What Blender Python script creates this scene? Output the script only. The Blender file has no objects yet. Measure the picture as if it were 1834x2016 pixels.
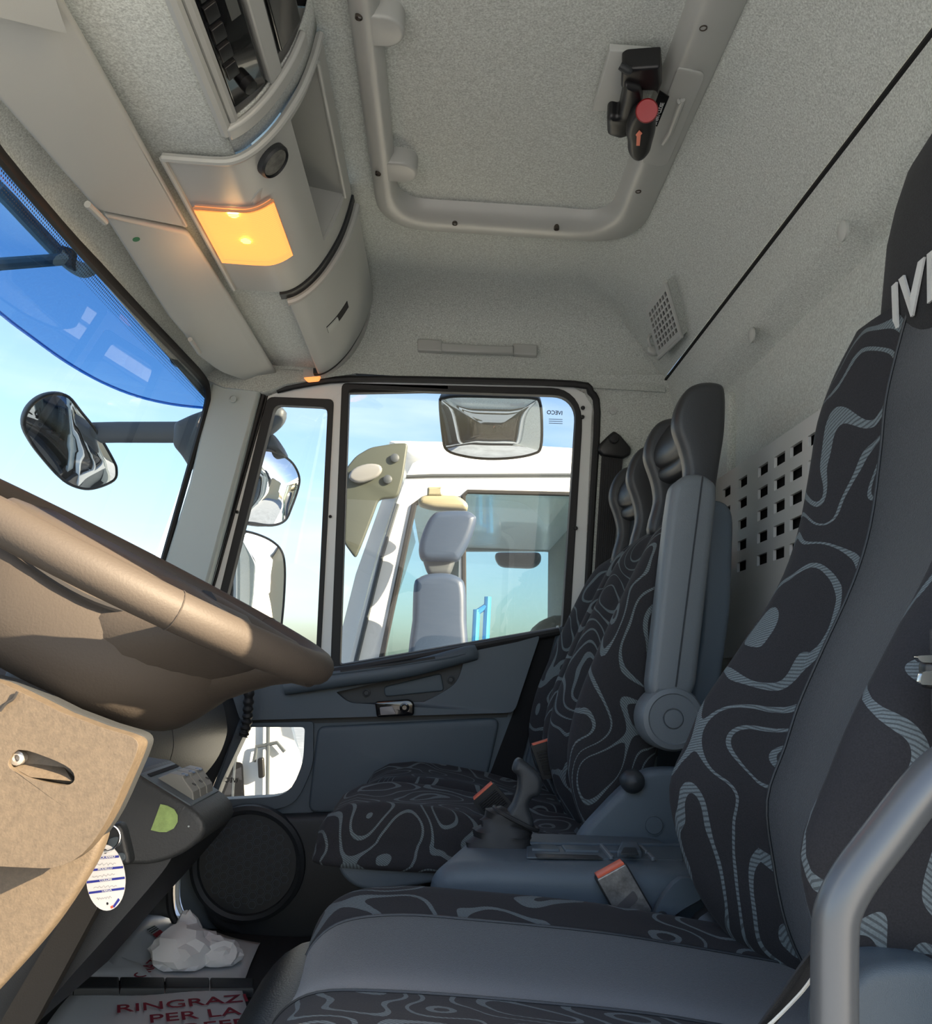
import bpy, bmesh, math, random
from mathutils import Vector as V, Matrix
from mathutils.geometry import tessellate_polygon
random.seed(7)
PI = math.pi
sc = bpy.context.scene
C = sc.collection
# ---------------------------------------------------------------- camera
# cab frame: +X towards the rear of the truck, +Y across the cab to the passenger door, +Z up, camera at the origin
FPX = 1695.0; PPX = 917.0; PPY = 1120.0
yc = V((-.0277, -.118, -1)).normalized()
xc = V((1, -.053, 0)); xc = (xc - yc * xc.dot(yc)).normalized()
zc = xc.cross(yc)
W2C = Matrix((xc, yc, zc)).transposed()          # columns are the world axes seen by the camera
C2W = W2C.transposed()
cam_d = bpy.data.cameras.new('camera'); cam = bpy.data.objects.new('camera', cam_d); C.objects.link(cam)
cam.matrix_world = C2W.to_4x4()
cam_d.sensor_fit = 'HORIZONTAL'; cam_d.sensor_width = 36.0
cam_d.lens = FPX / 1834 * 36; cam_d.shift_x = 0; cam_d.shift_y = 112 / 1834
cam_d.clip_start = .02; cam_d.clip_end = 500
sc.camera = cam
# ---------------------------------------------------------------- world, sun, exposure
world = bpy.data.worlds.new('sky'); sc.world = world; world.use_nodes = True
wn = world.node_tree; wn.nodes.clear()
SUN_DIR = V((.80, -.47, .43)).normalized()       # towards the sun
sky = wn.nodes.new('ShaderNodeTexSky'); sky.sky_type = 'NISHITA'; sky.sun_disc = False
sky.sun_elevation = math.asin(SUN_DIR.z); sky.sun_rotation = math.atan2(SUN_DIR.x, SUN_DIR.y)
sky.air_density = 1.0; sky.dust_density = 2.0; sky.ozone_density = 1.0
tc = wn.nodes.new('ShaderNodeTexCoord')
mp = wn.nodes.new('ShaderNodeMapping'); mp.inputs['Scale'].default_value = (1.3, 1.3, 6)
cn = wn.nodes.new('ShaderNodeTexNoise'); cn.inputs['Scale'].default_value = 1.6; cn.inputs['Detail'].default_value = 6
cr = wn.nodes.new('ShaderNodeMapRange'); cr.inputs['From Min'].default_value = .50; cr.inputs['From Max'].default_value = .72
cr.inputs['To Max'].default_value = .55
mx = wn.nodes.new('ShaderNodeMixRGB'); mx.inputs['Color2'].default_value = (4.6, 4.7, 5.0, 1)
bg = wn.nodes.new('ShaderNodeBackground'); bg.inputs['Strength'].default_value = .21
wo = wn.nodes.new('ShaderNodeOutputWorld')
for a, b in ((tc.outputs['Generated'], mp.inputs['Vector']), (mp.outputs[0], cn.inputs['Vector']), (cn.outputs[0], cr.inputs[0]),
             (cr.outputs[0], mx.inputs['Fac']), (sky.outputs[0], mx.inputs['Color1']), (mx.outputs[0], bg.inputs['Color']), (bg.outputs[0], wo.inputs[0])):
    wn.links.new(a, b)
sd = bpy.data.lights.new('sun', 'SUN'); sd.energy = 14; sd.color = (1, .79, .54); sd.angle = .009
sun = bpy.data.objects.new('sun', sd); C.objects.link(sun); sun.rotation_euler = SUN_DIR.to_track_quat('Z', 'Y').to_euler()
sc.view_settings.view_transform = 'Standard'; sc.view_settings.look = 'None'
sc.view_settings.gamma = 1; sc.view_settings.use_curve_mapping = False
sc.view_settings.exposure = 1.47
sc.cycles.max_bounces = 10; sc.cycles.diffuse_bounces = 6; sc.cycles.transparent_max_bounces = 16
sc.cycles.sample_clamp_indirect = 4

# ---------------------------------------------------------------- pixel helpers (a pixel of the photograph met with a real plane)
def ray(px, py):
    return (C2W @ V(((px - PPX) / FPX, -(py - PPY) / FPX, -1))).normalized()
def PY(px, py, y):
    d = ray(px, py); return d * (y / d.y)
def PX(px, py, x):
    d = ray(px, py); return d * (x / d.x)
def PZ(px, py, z):
    d = ray(px, py); return d * (z / d.z)
def PL(px, py, p, n):
    d = ray(px, py); return d * (p.dot(n) / d.dot(n))
DP, DN = V((0, 2.40, 0)), V((0, 1, .125)).normalized()     # plane of the door above its belt, leaning in
def PD(px, py, off=0):
    return PL(px, py, DP - DN * off, DN)
def pix(pts, y): return [PY(a, b, y) for a, b in pts]

# ---------------------------------------------------------------- mesh helpers
def cat(pts, closed=False, n=6):
    out = []; m = len(pts); pts = [V(p) for p in pts]
    for i in range(m if closed else m - 1):
        if closed: a, b, c, d = pts[i - 1], pts[i], pts[(i + 1) % m], pts[(i + 2) % m]
        else: a, b, c, d = pts[max(i - 1, 0)], pts[i], pts[i + 1], pts[min(i + 2, m - 1)]
        for k in range(n):
            t = k / n
            out.append(.5 * ((2 * b) + (c - a) * t + (2 * a - 5 * b + 4 * c - d) * t * t + (3 * b - a - 3 * c + d) * t ** 3))
    if not closed: out.append(pts[-1])
    return out
def rc(pts, r, n=4):
    out = []; m = len(pts)
    for i in range(m):
        rr = r[i] if isinstance(r, (list, tuple)) else r
        p = V(pts[i]); a = V(pts[i - 1]) - p; b = V(pts[(i + 1) % m]) - p
        if rr <= 0: out.append(p); continue
        ra = min(rr, a.length * .49); rb = min(rr, b.length * .49)
        A = p + a.normalized() * ra; B = p + b.normalized() * rb
        for k in range(n + 1):
            t = k / n; out.append(A * (1 - t) ** 2 + p * 2 * t * (1 - t) + B * t * t)
    return out
def newell(pts):
    n = V((0, 0, 0))
    for i in range(len(pts)):
        a, b = pts[i], pts[(i + 1) % len(pts)]; n += a.cross(b)
    return n.normalized()
def inset(pts, d):
    n = newell(pts); m = len(pts); out = []
    for i in range(m):
        e1 = (pts[i] - pts[i - 1]); e2 = (pts[(i + 1) % m] - pts[i])
        if e1.length < 1e-7: e1 = e2
        if e2.length < 1e-7: e2 = e1
        n1 = n.cross(e1.normalized()); n2 = n.cross(e2.normalized()); s = n1 + n2
        if s.length < 1e-4: out.append(pts[i].copy()); continue
        s.normalize(); out.append(pts[i] + s * (d / max(.5, s.dot(n1))))
    for _ in range(6):                              # fold back the runs that crossed over in tight corners
        bad = [(out[(i + 1) % m] - out[i]).dot(pts[(i + 1) % m] - pts[i]) < 0 for i in range(m)]
        if not any(bad) or all(bad): break
        st = next(i for i in range(m) if not bad[i]) + 1; i = 0
        while i < m:
            j = (st + i) % m
            if bad[j]:
                run = [j]
                while bad[(j + len(run) - 1) % m] and len(run) < m: run.append((j + len(run)) % m)
                c = sum((out[k] for k in run), V((0, 0, 0))) / len(run)
                for k in run: out[k] = c.copy()
                i += len(run)
            else: i += 1
    return out
def loft(rings, closed=True, cap=(True, True)):
    v = [p for r in rings for p in r]; n = len(rings[0]); f = []
    for i in range(len(rings) - 1):
        for j in range(n if closed else n - 1):
            k = (j + 1) % n
            f.append((i * n + j, i * n + k, (i + 1) * n + k, (i + 1) * n + j))
    for on, o in ((cap[0], 0), (cap[1], (len(rings) - 1) * n)):
        if not (closed and on): continue
        if n <= 8: f.append(tuple(o + j for j in range(n))); continue
        rg = v[o:o + n]; keep = [j for j in range(n) if (rg[j] - rg[j - 1]).length > 1e-5]
        if len(keep) < 3: continue
        for t in tessellate_polygon([[rg[j] for j in keep]]): f.append(tuple(o + keep[j] for j in t))
    return v, f
def slab(pts, d, r=0, seg=3, back=True):
    """outline extruded by the vector d, its far rim rounded by r"""
    pts = [V(p) for p in pts]; t = d.length; u = d.normalized(); r = min(r, t * .98)
    rings = [pts]
    if r <= 0: rings.append([p + d for p in pts])
    else:
        for k in range(seg + 1):
            a = PI / 2 * k / seg; q = inset(pts, r * (1 - math.cos(a))); h = t - r + r * math.sin(a)
            rings.append([p + u * h for p in q])
    return loft(rings, True, (back, True))
def pillow(pts, d, r, seg=4):
    """outline extruded by d with both rims rounded"""
    pts = [V(p) for p in pts]; t = d.length; u = d.normalized(); r = min(r, t * .49); rings = []
    for k in range(seg + 1):
        a = PI / 2 * k / seg; q = inset(pts, r * (1 - math.sin(a))); rings.append([p + u * (r - r * math.cos(a)) for p in q])
    for k in range(seg, -1, -1):
        a = PI / 2 * k / seg; q = inset(pts, r * (1 - math.sin(a))); rings.append([p + u * (t - r + r * math.cos(a)) for p in q])
    return loft(rings)
def holed(outer, holes, d):
    loops = [outer] + holes; flat = [V(p) for l in loops for p in l]; n = len(flat)
    tri = tessellate_polygon([[V(p) for p in l] for l in loops])
    f = [tuple(t) for t in tri] + [tuple(i + n for i in reversed(t)) for t in tri]
    o = 0
    for l in loops:
        m = len(l)
        for j in range(m):
            k = (j + 1) % m; f.append((o + j, o + k, o + k + n, o + j + n))
        o += m
    return flat + [p + d for p in flat], f
def tube(path, r, n=12, cap=True, flat=1.0, up=None):
    path = [V(p) for p in path]; rings = []; prev = None
    for i, p in enumerate(path):
        t = (path[min(i + 1, len(path) - 1)] - path[max(i - 1, 0)]).normalized()
        if prev is None:
            a = V(up) if up else (V((0, 0, 1)) if abs(t.z) < .9 else V((1, 0, 0)))
        else: a = prev
        a = (a - t * a.dot(t)).normalized(); prev = a; b = t.cross(a)
        rr = r[i] if isinstance(r, (list, tuple)) else r
        rings.append([p + a * (math.cos(2 * PI * k / n) * rr) + b * (math.sin(2 * PI * k / n) * rr * flat) for k in range(n)])
    return loft(rings, True, (cap, cap))
def lathe(c, ax, prof, n=24):
    ax = V(ax).normalized(); a = ax.orthogonal().normalized(); b = ax.cross(a)
    rings = [[V(c) + ax * h + (a * math.cos(2 * PI * k / n) + b * math.sin(2 * PI * k / n)) * max(r, 1e-5) for k in range(n)] for r, h in prof]
    return loft(rings)
def torus(c, ax, R, r, n=48, m=10, a0=0, a1=2 * PI, u=None):
    ax = V(ax).normalized(); a = V(u).normalized() if u else ax.orthogonal().normalized(); b = ax.cross(a)
    full = abs(a1 - a0 - 2 * PI) < 1e-6; rings = []
    for k in range(n if full else n + 1):
        t = a0 + (a1 - a0) * k / n; e = a * math.cos(t) + b * math.sin(t)
        rings.append([V(c) + e * (R + r * math.cos(2 * PI * j / m)) + ax * r * math.sin(2 * PI * j / m) for j in range(m)])
    v, f = loft(rings, True, (not full, not full))
    if full:
        o = (n - 1) * m
        for j in range(m): f.append((o + j, o + (j + 1) % m, (j + 1) % m, j))
    return v, f
def box(a, b):
    (x0, y0, z0), (x1, y1, z1) = a, b
    v = [V((x, y, z)) for x in (x0, x1) for y in (y0, y1) for z in (z0, z1)]
    return v, [(0, 1, 3, 2), (4, 6, 7, 5), (0, 4, 5, 1), (2, 3, 7, 6), (0, 2, 6, 4), (1, 5, 7, 3)]
def obox(c, ax, ay, az):
    """box with centre c and half-axes"""
    c = V(c); v = [c + ax * i + ay * j + az * k for i in (-1, 1) for j in (-1, 1) for k in (-1, 1)]
    return v, [(0, 1, 3, 2), (4, 6, 7, 5), (0, 4, 5, 1), (2, 3, 7, 6), (0, 2, 6, 4), (1, 5, 7, 3)]
def join(*parts):
    v = []; f = []
    for a, b in parts:
        o = len(v); v += list(a); f += [tuple(i + o for i in q) for q in b]
    return v, f
def add(name, geo, m, parent=None, smooth=True, bevel=0, solid=0, sub=0, midx=None, angle=.6, label=None):
    v, f = geo; o0 = parent['_o'] if parent is not None else None
    base = V(o0) if o0 is not None else V((0, 0, 0))
    me = bpy.data.meshes.new(name); me.from_pydata([p - base for p in v], [], f)
    for q in (m if isinstance(m, list) else [m]): me.materials.append(q)
    bm = bmesh.new(); bm.from_mesh(me)
    if midx:
        for i, fc in enumerate(bm.faces): fc.material_index = midx[i] if i < len(midx) else 0
    bmesh.ops.recalc_face_normals(bm, faces=bm.faces); bm.to_mesh(me); bm.free()
    if smooth:
        me.shade_smooth(); me.set_sharp_from_angle(angle=angle)
    o = bpy.data.objects.new(name, me); C.objects.link(o)
    o['_o'] = tuple(base)
    if parent is not None: o.parent = parent
    if solid:
        s = o.modifiers.new('s', 'SOLIDIFY'); s.thickness = solid; s.offset = 0
    if sub:
        s = o.modifiers.new('u', 'SUBSURF'); s.levels = s.render_levels = sub
    if bevel:
        b = o.modifiers.new('b', 'BEVEL'); b.width = bevel; b.segments = 2; b.limit_method = 'ANGLE'; b.angle_limit = .7; b.harden_normals = False
    if label: o['label'] = label
    return o
def tag(o, label, cat_, group=None, kind=None):
    o['label'] = label; o['category'] = cat_
    if group: o['group'] = group
    if kind: o['kind'] = kind
    return o
def thing(name, loc, label, cat_, group=None):
    o = bpy.data.objects.new(name, None); C.objects.link(o); o.location = V(loc); o['_o'] = tuple(loc); o.empty_display_size = .05
    return tag(o, label, cat_, group)
def struct(o, label=None):
    o['kind'] = 'structure'
    if label: o['label'] = label
    return o
def text_geo(body, p, right, up, size, depth=.0006, shear=0, align='LEFT', bold=0, space=1.0):
    """lettering as geometry, its baseline starting at p"""
    cu = bpy.data.curves.new('t', 'FONT'); cu.body = body; cu.size = 1; cu.extrude = .5; cu.shear = shear; cu.align_x = align
    cu.offset = bold; cu.resolution_u = 3; cu.space_character = space
    o = bpy.data.objects.new('t', cu); C.objects.link(o)
    dg = bpy.context.evaluated_depsgraph_get(); me = bpy.data.meshes.new_from_object(o.evaluated_get(dg))
    right = V(right).normalized(); up = V(up).normalized(); n = right.cross(up)
    v = [V(p) + right * (q.co.x * size) + up * (q.co.y * size) + n * (q.co.z * depth) for q in me.vertices]
    f = [tuple(q.vertices) for q in me.polygons]
    bpy.data.objects.remove(o); bpy.data.curves.remove(cu); bpy.data.meshes.remove(me)
    return v, f

# ---------------------------------------------------------------- materials
def mat(name, col, rough=.5, metal=0, bump=None, vary=None, spec=.5, coat=0, emit=None, trans=0, sheen=0):
    m = bpy.data.materials.new(name); m.use_nodes = True; nt = m.node_tree; b = nt.nodes['Principled BSDF']
    b.inputs['Base Color'].default_value = (*col, 1); b.inputs['Roughness'].default_value = rough; b.inputs['Metallic'].default_value = metal
    b.inputs['Specular IOR Level'].default_value = spec; b.inputs['Coat Weight'].default_value = coat; b.inputs['Transmission Weight'].default_value = trans
    b.inputs['Sheen Weight'].default_value = sheen
    if emit: b.inputs['Emission Color'].default_value = (*emit[0], 1); b.inputs['Emission Strength'].default_value = emit[1]
    t = nt.nodes.new('ShaderNodeTexCoord')
    if vary:   # (scale, low, high)
        n = nt.nodes.new('ShaderNodeTexNoise'); n.inputs['Scale'].default_value = vary[0]; n.inputs['Detail'].default_value = 3; n.inputs['Roughness'].default_value = .7
        r = nt.nodes.new('ShaderNodeMapRange'); r.inputs['From Min'].default_value = .3; r.inputs['From Max'].default_value = .7
        r.inputs['To Min'].default_value = vary[1]; r.inputs['To Max'].default_value = vary[2]
        x = nt.nodes.new('ShaderNodeMixRGB'); x.blend_type = 'MULTIPLY'; x.inputs['Fac'].default_value = 1; x.inputs['Color1'].default_value = (*col, 1)
        nt.links.new(t.outputs['Object'], n.inputs['Vector']); nt.links.new(n.outputs[0], r.inputs[0]); nt.links.new(r.outputs[0], x.inputs['Color2'])
        nt.links.new(x.outputs[0], b.inputs['Base Color'])
    if bump:   # (scale, strength)
        n = nt.nodes.new('ShaderNodeTexNoise'); n.inputs['Scale'].default_value = bump[0]; n.inputs['Detail'].default_value = 2
        u = nt.nodes.new('ShaderNodeBump'); u.inputs['Strength'].default_value = bump[1]; u.inputs['Distance'].default_value = .001
        nt.links.new(t.outputs['Object'], n.inputs['Vector']); nt.links.new(n.outputs[0], u.inputs['Height']); nt.links.new(u.outputs[0], b.inputs['Normal'])
    return m
def glassm(name, tint, gloss=.06, rough=0.0):
    m = bpy.data.materials.new(name); m.use_nodes = True; nt = m.node_tree; nt.nodes.clear()
    o = nt.nodes.new('ShaderNodeOutputMaterial'); x = nt.nodes.new('ShaderNodeMixShader')
    a = nt.nodes.new('ShaderNodeBsdfTransparent'); g = nt.nodes.new('ShaderNodeBsdfGlossy'); fr = nt.nodes.new('ShaderNodeLayerWeight'); p5 = nt.nodes.new('ShaderNodeMath'); p5.operation = 'POWER'; p5.inputs[1].default_value = 4.5; ml = nt.nodes.new('ShaderNodeMath'); ml.operation = 'MULTIPLY_ADD'; ml.inputs[1].default_value = .45; ml.inputs[2].default_value = gloss; nt.links.new(fr.outputs['Facing'], p5.inputs[0]); nt.links.new(p5.outputs[0], ml.inputs[0])
    a.inputs[0].default_value = (*tint, 1); g.inputs['Roughness'].default_value = rough; fr.inputs[0].default_value = .5
    nt.links.new(ml.outputs[0], x.inputs[0]); nt.links.new(a.outputs[0], x.inputs[1]); nt.links.new(g.outputs[0], x.inputs[2]); nt.links.new(x.outputs[0], o.inputs[0])
    return m
def fabric(name, base, line, scale=5.0, bands=7.0, width=.16, off=(0, 0, 0), stretch=(1, 1, 1)):
    """woven seat cloth: swirling contour bands filled with fine diagonal hatching"""
    m = bpy.data.materials.new(name); m.use_nodes = True; nt = m.node_tree; b = nt.nodes['Principled BSDF']; L = nt.links.new
    b.inputs['Roughness'].default_value = .92; b.inputs['Specular IOR Level'].default_value = .2; b.inputs['Sheen Weight'].default_value = .03; b.inputs['Sheen Roughness'].default_value = .5
    t = nt.nodes.new('ShaderNodeTexCoord'); p = nt.nodes.new('ShaderNodeMapping'); p.inputs['Location'].default_value = off; p.inputs['Scale'].default_value = stretch
    n = nt.nodes.new('ShaderNodeTexNoise'); n.inputs['Scale'].default_value = scale; n.inputs['Detail'].default_value = .6; n.inputs['Roughness'].default_value = .3; n.inputs['Distortion'].default_value = .35
    def M(op, a, c=None):
        q = nt.nodes.new('ShaderNodeMath'); q.operation = op
        for i, w in enumerate((a, c)):
            if w is None: continue
            if isinstance(w, (int, float)): q.inputs[i].default_value = w
            else: L(w, q.inputs[i])
        return q.outputs[0]
    L(t.outputs['Object'], p.inputs[0]); L(p.outputs[0], n.inputs['Vector'])
    fr = M('FRACT', M('MULTIPLY', n.outputs[0], bands)); d = M('ABSOLUTE', M('SUBTRACT', fr, .5))
    n2 = nt.nodes.new('ShaderNodeTexNoise'); n2.inputs['Scale'].default_value = 9; L(t.outputs['Object'], n2.inputs['Vector'])
    w = M('MULTIPLY', M('ADD', n2.outputs[0], -.15), width * 2.2)
    ln = M('LESS_THAN', d, w)
    s = nt.nodes.new('ShaderNodeSeparateXYZ'); L(t.outputs['Object'], s.inputs[0])
    dg = M('ADD', M('ADD', s.outputs[0], s.outputs[2]), M('MULTIPLY', s.outputs[1], 1.35))
    hs = M('GREATER_THAN', M('SINE', M('MULTIPLY', dg, 1250.0)), -.35)
    fac = M('MULTIPLY', ln, M('ADD', M('MULTIPLY', hs, .6), .4))
    n3 = nt.nodes.new('ShaderNodeTexNoise'); n3.inputs['Scale'].default_value = 700; L(t.outputs['Object'], n3.inputs['Vector'])
    x = nt.nodes.new('ShaderNodeMixRGB'); x.inputs['Color1'].default_value = (*base, 1); x.inputs['Color2'].default_value = (*line, 1); L(fac, x.inputs[0])
    y = nt.nodes.new('ShaderNodeMixRGB'); y.blend_type = 'MULTIPLY'; y.inputs[0].default_value = .5; L(x.outputs[0], y.inputs[1]); L(n3.outputs[0], y.inputs[2]); L(y.outputs[0], b.inputs['Base Color'])
    u = nt.nodes.new('ShaderNodeBump'); u.inputs['Strength'].default_value = .35; u.inputs['Distance'].default_value = .0008
    L(M('ADD', n3.outputs[0], M('MULTIPLY', fac, .6)), u.inputs['Height']); L(u.outputs[0], b.inputs['Normal'])
    return m
M_head = mat('headliner_fabric', (.53, .56, .53), .95, bump=(420, .5), vary=(330, .62, 1.3), spec=.1, sheen=.3)
M_beige = mat('beige_plastic', (.46, .475, .455), .5, bump=(900, .12))
M_beige2 = mat('smooth_beige_plastic', (.42, .43, .41), .34)
M_greyp = mat('light_grey_pillar_plastic', (.42, .47, .46), .5)
M_dark = mat('dark_blue_grey_plastic', (.072, .092, .110), .5, bump=(1100, .35))
M_arm = mat('grey_armrest_plastic', (.125, .14, .15), .45, bump=(900, .3))
M_dark2 = mat('charcoal_plastic', (.020, .023, .026), .5, bump=(900, .3))
M_soft = mat('grained_charcoal_dash_skin', (.034, .037, .039), .5, bump=(260, .6))
M_wheel = mat('grained_wheel_skin', (.040, .034, .029), .6, bump=(420, .22), spec=.25)
M_col = mat('sun_tinted_column_plastic', (.054, .042, .029), .6, bump=(500, .25), vary=(220, .85, 1.25))  # grey plastic; part of the sun's golden warmth is put into this colour
M_black = mat('black_plastic', (.010, .010, .011), .38)
M_rub = mat('black_rubber', (.012, .012, .013), .6)
M_gloss = mat('gloss_black', (.006, .006, .007), .14, coat=.4)
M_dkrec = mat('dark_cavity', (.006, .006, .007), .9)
M_plain = mat('plain_charcoal_cloth', (.044, .047, .051), .93, bump=(800, .5), vary=(500, .7, 1.3), spec=.15, sheen=.28)
M_fab = fabric('swirl_seat_cloth', (.034, .033, .036), (.17, .20, .21), 8.2, 8.6, .14, stretch=(1, 1, .8))
M_fab2 = fabric('swirl_passenger_cloth', (.034, .033, .036), (.17, .20, .205), 9.0, 8.6, .12, (3, 1, 2), (1, .8, .8))
M_vinyl = mat('black_vinyl', (.010, .012, .014), .42, bump=(480, .6))
M_metal = mat('satin_grab_rail_paint', (.11, .115, .12), .34, metal=.4)
M_chrome = mat('chrome', (.7, .7, .7), .15, metal=1)
M_white = mat('white_truck_paint', (.82, .82, .80), .3, coat=.3)
M_whitem = mat('white_painted_steel', (.74, .76, .75), .35)
M_net = mat('white_perforated_plastic', (.62, .62, .60), .32)
M_mirror = mat('mirror_glass', (.82, .84, .86), .02, metal=1)
M_mhouse = mat('mirror_housing_plastic', (.060, .070, .080), .5)
M_paper = mat('white_paper', (.55, .58, .60), .8, bump=(14, .6))
M_tissue = mat('white_tissue', (.80, .80, .80), .9, bump=(120, .5))
M_ink = mat('dark_red_ink', (.22, .012, .03), .7)
M_inkb = mat('blue_ink', (.02, .03, .30), .6)
M_inkw = mat('white_print', (.75, .75, .75), .6)
M_inkg = mat('grey_pencil', (.45, .45, .46), .8)
M_green = mat('green_sticker', (.28, .40, .13), .5, vary=(60, .8, 1.25))
M_dgreen = mat('green_dot', (.01, .16, .06), .5)
M_red = mat('red_button_plastic', (.33, .008, .012), .4)
M_orange = mat('orange_arrow_paint', (.9, .28, .18), .5)
M_bred = mat('red_release_button', (.65, .10, .04), .35)
M_key = mat('switch_grey', (.21, .21, .20), .45)
M_silver = mat('silver_thread', (.55, .55, .53), .5, bump=(900, .6))
M_sticksil = mat('scuffed_buckle_face', (.30, .28, .26), .28, metal=.5, vary=(70, .6, 1.3))
M_web = mat('black_belt_webbing', (.022, .022, .024), .7, bump=(900, .7))
M_floor = mat('black_rubber_floor', (.018, .019, .021), .7, bump=(160, .5))
M_brown = mat('brown_trim', (.035, .031, .026), .8, bump=(400, .4))  # one even brown over the whole strip
M_glass = glassm('clear_window_glass', (.46, .50, .52), .04)
M_wglass = glassm('windscreen_glass', (.47, .51, .53), .035)
M_tglass = glassm('neighbour_truck_glass', (.50, .66, .68), .075)
M_visor = glassm('blue_tinted_visor_sheet', (.20, .39, .64), .05)
M_dots = mat('black_glass_frit', (.012, .014, .018), .4)
M_asph = mat('asphalt_yard', (.25, .28, .32), .9, vary=(3, .8, 1.15))
M_build = mat('cream_render', (.62, .52, .34), .8)
M_roof = mat('grey_roof', (.25, .28, .30), .7)
M_win = mat('dark_window_pane', (.05, .07, .09), .1)
M_terr = mat('terracotta_trim', (.35, .09, .04), .7)


# ================================================================ THE SETTING: the cab shell
def gridY(sec, ys, thick=0):
    """a cross-section of (x, z) points carried across the cab"""
    return loft([[V((x, y, z)) for x, z in sec] for y in ys], closed=False)
roof_sec = [(-.262, 1.035), (.0, 1.035), (.20, 1.035), (.33, 1.028), (.41, 1.005), (.47, .965), (.52, .915), (.552, .87), (.572, .838)]
roof_sec = [(p.x, p.z) for p in cat([V((a, 0, b)) for a, b in roof_sec], n=4)]
# headliner: the roof falls into the rear and into the side above the door
def roof_pt(x, z, y):
    t = max(0.0, (y - 2.02) / .33)
    return V((x, y, z))
side_sec = [(1.98, 1.035), (2.10, 1.034), (2.185, 1.026), (2.245, 1.003), (2.285, .968), (2.305, .92), (2.308, .86), (2.288, .795)]
side_sec = [(p.y, p.z) for p in cat([V((0, a, b)) for a, b in side_sec], n=4)]
rings = []
NX = len(roof_sec)
for (y, zs) in [(.44, 1.035), (1.2, 1.035)] + side_sec:
    row = []
    for x, z in [(-.64, 1.035), (-.4, 1.035)] + roof_sec:
        zz = min(z, zs) if zs > .835 else zs
        k = 60.0                                     # soft minimum so the two coves blend in the corner
        zz = -math.log(math.exp(-k * min(z, 1.06)) + math.exp(-k * min(zs, 1.06))) / k + .0115 * (1 if abs(z - zs) < .01 else 0)
        zz = min(z, zs) if max(z, zs) > 1.03 else max(zz, .78)
        row.append(V((x, y, zz)))
    rings.append(row)
o = add('ceiling', loft(rings, closed=False), M_head, angle=1.2); struct(o)
# the roof skin over it, which keeps the sun out
o = add('trim_1', box((-.75, .40, 1.10), (.80, 2.45, 1.14)), M_whitem, bevel=.01); struct(o)
# front fabric shelf over the windscreen: split so that the radio bay and the stowage bay stay open
shelf = [(-.690, .705), (-.672, .745), (-.635, .775), (-.575, .797), (-.51, .806), (-.44, .806), (-.378, .806)]
shelf2 = [(-.378, .806), (-.362, .815), (-.330, .850), (-.305, .892), (-.282, .94), (-.267, 1.00), (-.264, 1.037)]
s1 = [(p.x, p.z) for p in cat([V((a, 0, b)) for a, b in shelf], n=3)]
s2 = [(p.x, p.z) for p in cat([V((a, 0, b)) for a, b in shelf2], n=4)]
o = add('wall_front', gridY(s1, [.44, 1.3, 2.0, 2.30, 2.36]), M_head, angle=1.2, solid=.004); struct(o)
w = add('header_cover', gridY(s2, [1.225, 1.30]), M_head, parent=o, angle=1.2, solid=.003)
w = add('header_cover', gridY(s2, [1.76, 2.32]), M_head, parent=o, angle=1.2, solid=.003)
# rear wall
def planeX(x, pts): return [V((x, a, b)) for a, b in pts]
rw = add('wall_rear', box((.66, .40, -.80), (.71, 2.46, 1.0)), M_head); struct(rw)
# upper band, inclined, above the stamped window cover
sec = [(.576, .834), (.592, .79), (.602, .755), (.608, .742), (.650, .716), (.657, .70), (.659, .64)]
add('upper_panel', gridY(sec, [.44, 2.37]), M_head, parent=rw, angle=.9)
add('seam_gap', box((.571, .44, .831), (.577, 2.30, .836)), M_dkrec, parent=rw)
win = [V((.7, y, z)) for y, z in ((1.99, .70), (.75, .70), (.75, .30), (1.99, .30))]
add('window_cover', slab(rc([V((.662, 1.86, .70)), V((.662, .7, .70)), V((.662, .7, .1)), V((.662, 1.86, .1))], .03), V((-.018, 0, 0)), .006), M_head, parent=rw)
add('pressed_post', slab(rc([V((.662, 1.96, .70)), V((.662, 2.10, .70)), V((.662, 2.10, -.1)), V((.662, 1.96, -.1))], .03), V((-.02, 0, 0)), .012), M_head, parent=rw)
add('pressed_post', slab(rc([V((.662, 2.20, .76)), V((.662, 2.34, .76)), V((.662, 2.34, -.1)), V((.662, 2.20, -.1))], .03), V((-.04, 0, 0)), .03), M_head, parent=rw)
for (px_, py_) in ((1661, 455), (1481, 660)):
    c = PX(px_, py_, .585 if py_ < 500 else .606); add('trim_clip', lathe(c, (1, 0, .1), [(.016, 0), (.016, -.004), (.010, -.007), (0, -.008)], 16), M_beige, parent=rw)
# side wall behind the door (B pillar) with its fabric
bp = [PD(1118, 757), PD(1172, 738), PD(1345, 738), PD(1400, 740), V((.69, 2.4, .0)), V((.69, 2.4, -.8)), V((.42, 2.42, -.8)), PD(1143, 1310), PD(1165, 800), PD(1150, 775)]
wr = add('wall_right', slab(bp, V((0, .07, .01))), M_head); struct(wr)
add('pillar_clip', lathe(PD(1206, 808, .002), -DN, [(.011, 0), (.011, .003), (0, .004)], 16), M_beige, parent=wr)
# lower right side below the pillar fabric and behind the seat
add('lower_trim', box((.44, 2.36, -.78), (.668, 2.40, -.05)), M_dark, parent=wr, bevel=.01)
# driver's side: the pillar behind the open door, the sill and a cant rail (all outside the frame, they shade the cab)
wl = add('wall_left', box((.44, .39, -.85), (.78, .43, 1.08)), M_head); struct(wl)
add('cant_rail', box((-.70, .40, .86), (.78, .50, 1.08)), M_head, parent=wl)
add('door_sill', box((-.75, .40, -.95), (.44, .52, -.74)), M_dark2, parent=wl)
add('front_pillar', tube([V((-.80, .44, .0)), V((-.66, .45, .86))], .035, 8), M_greyp, parent=wl)
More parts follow.
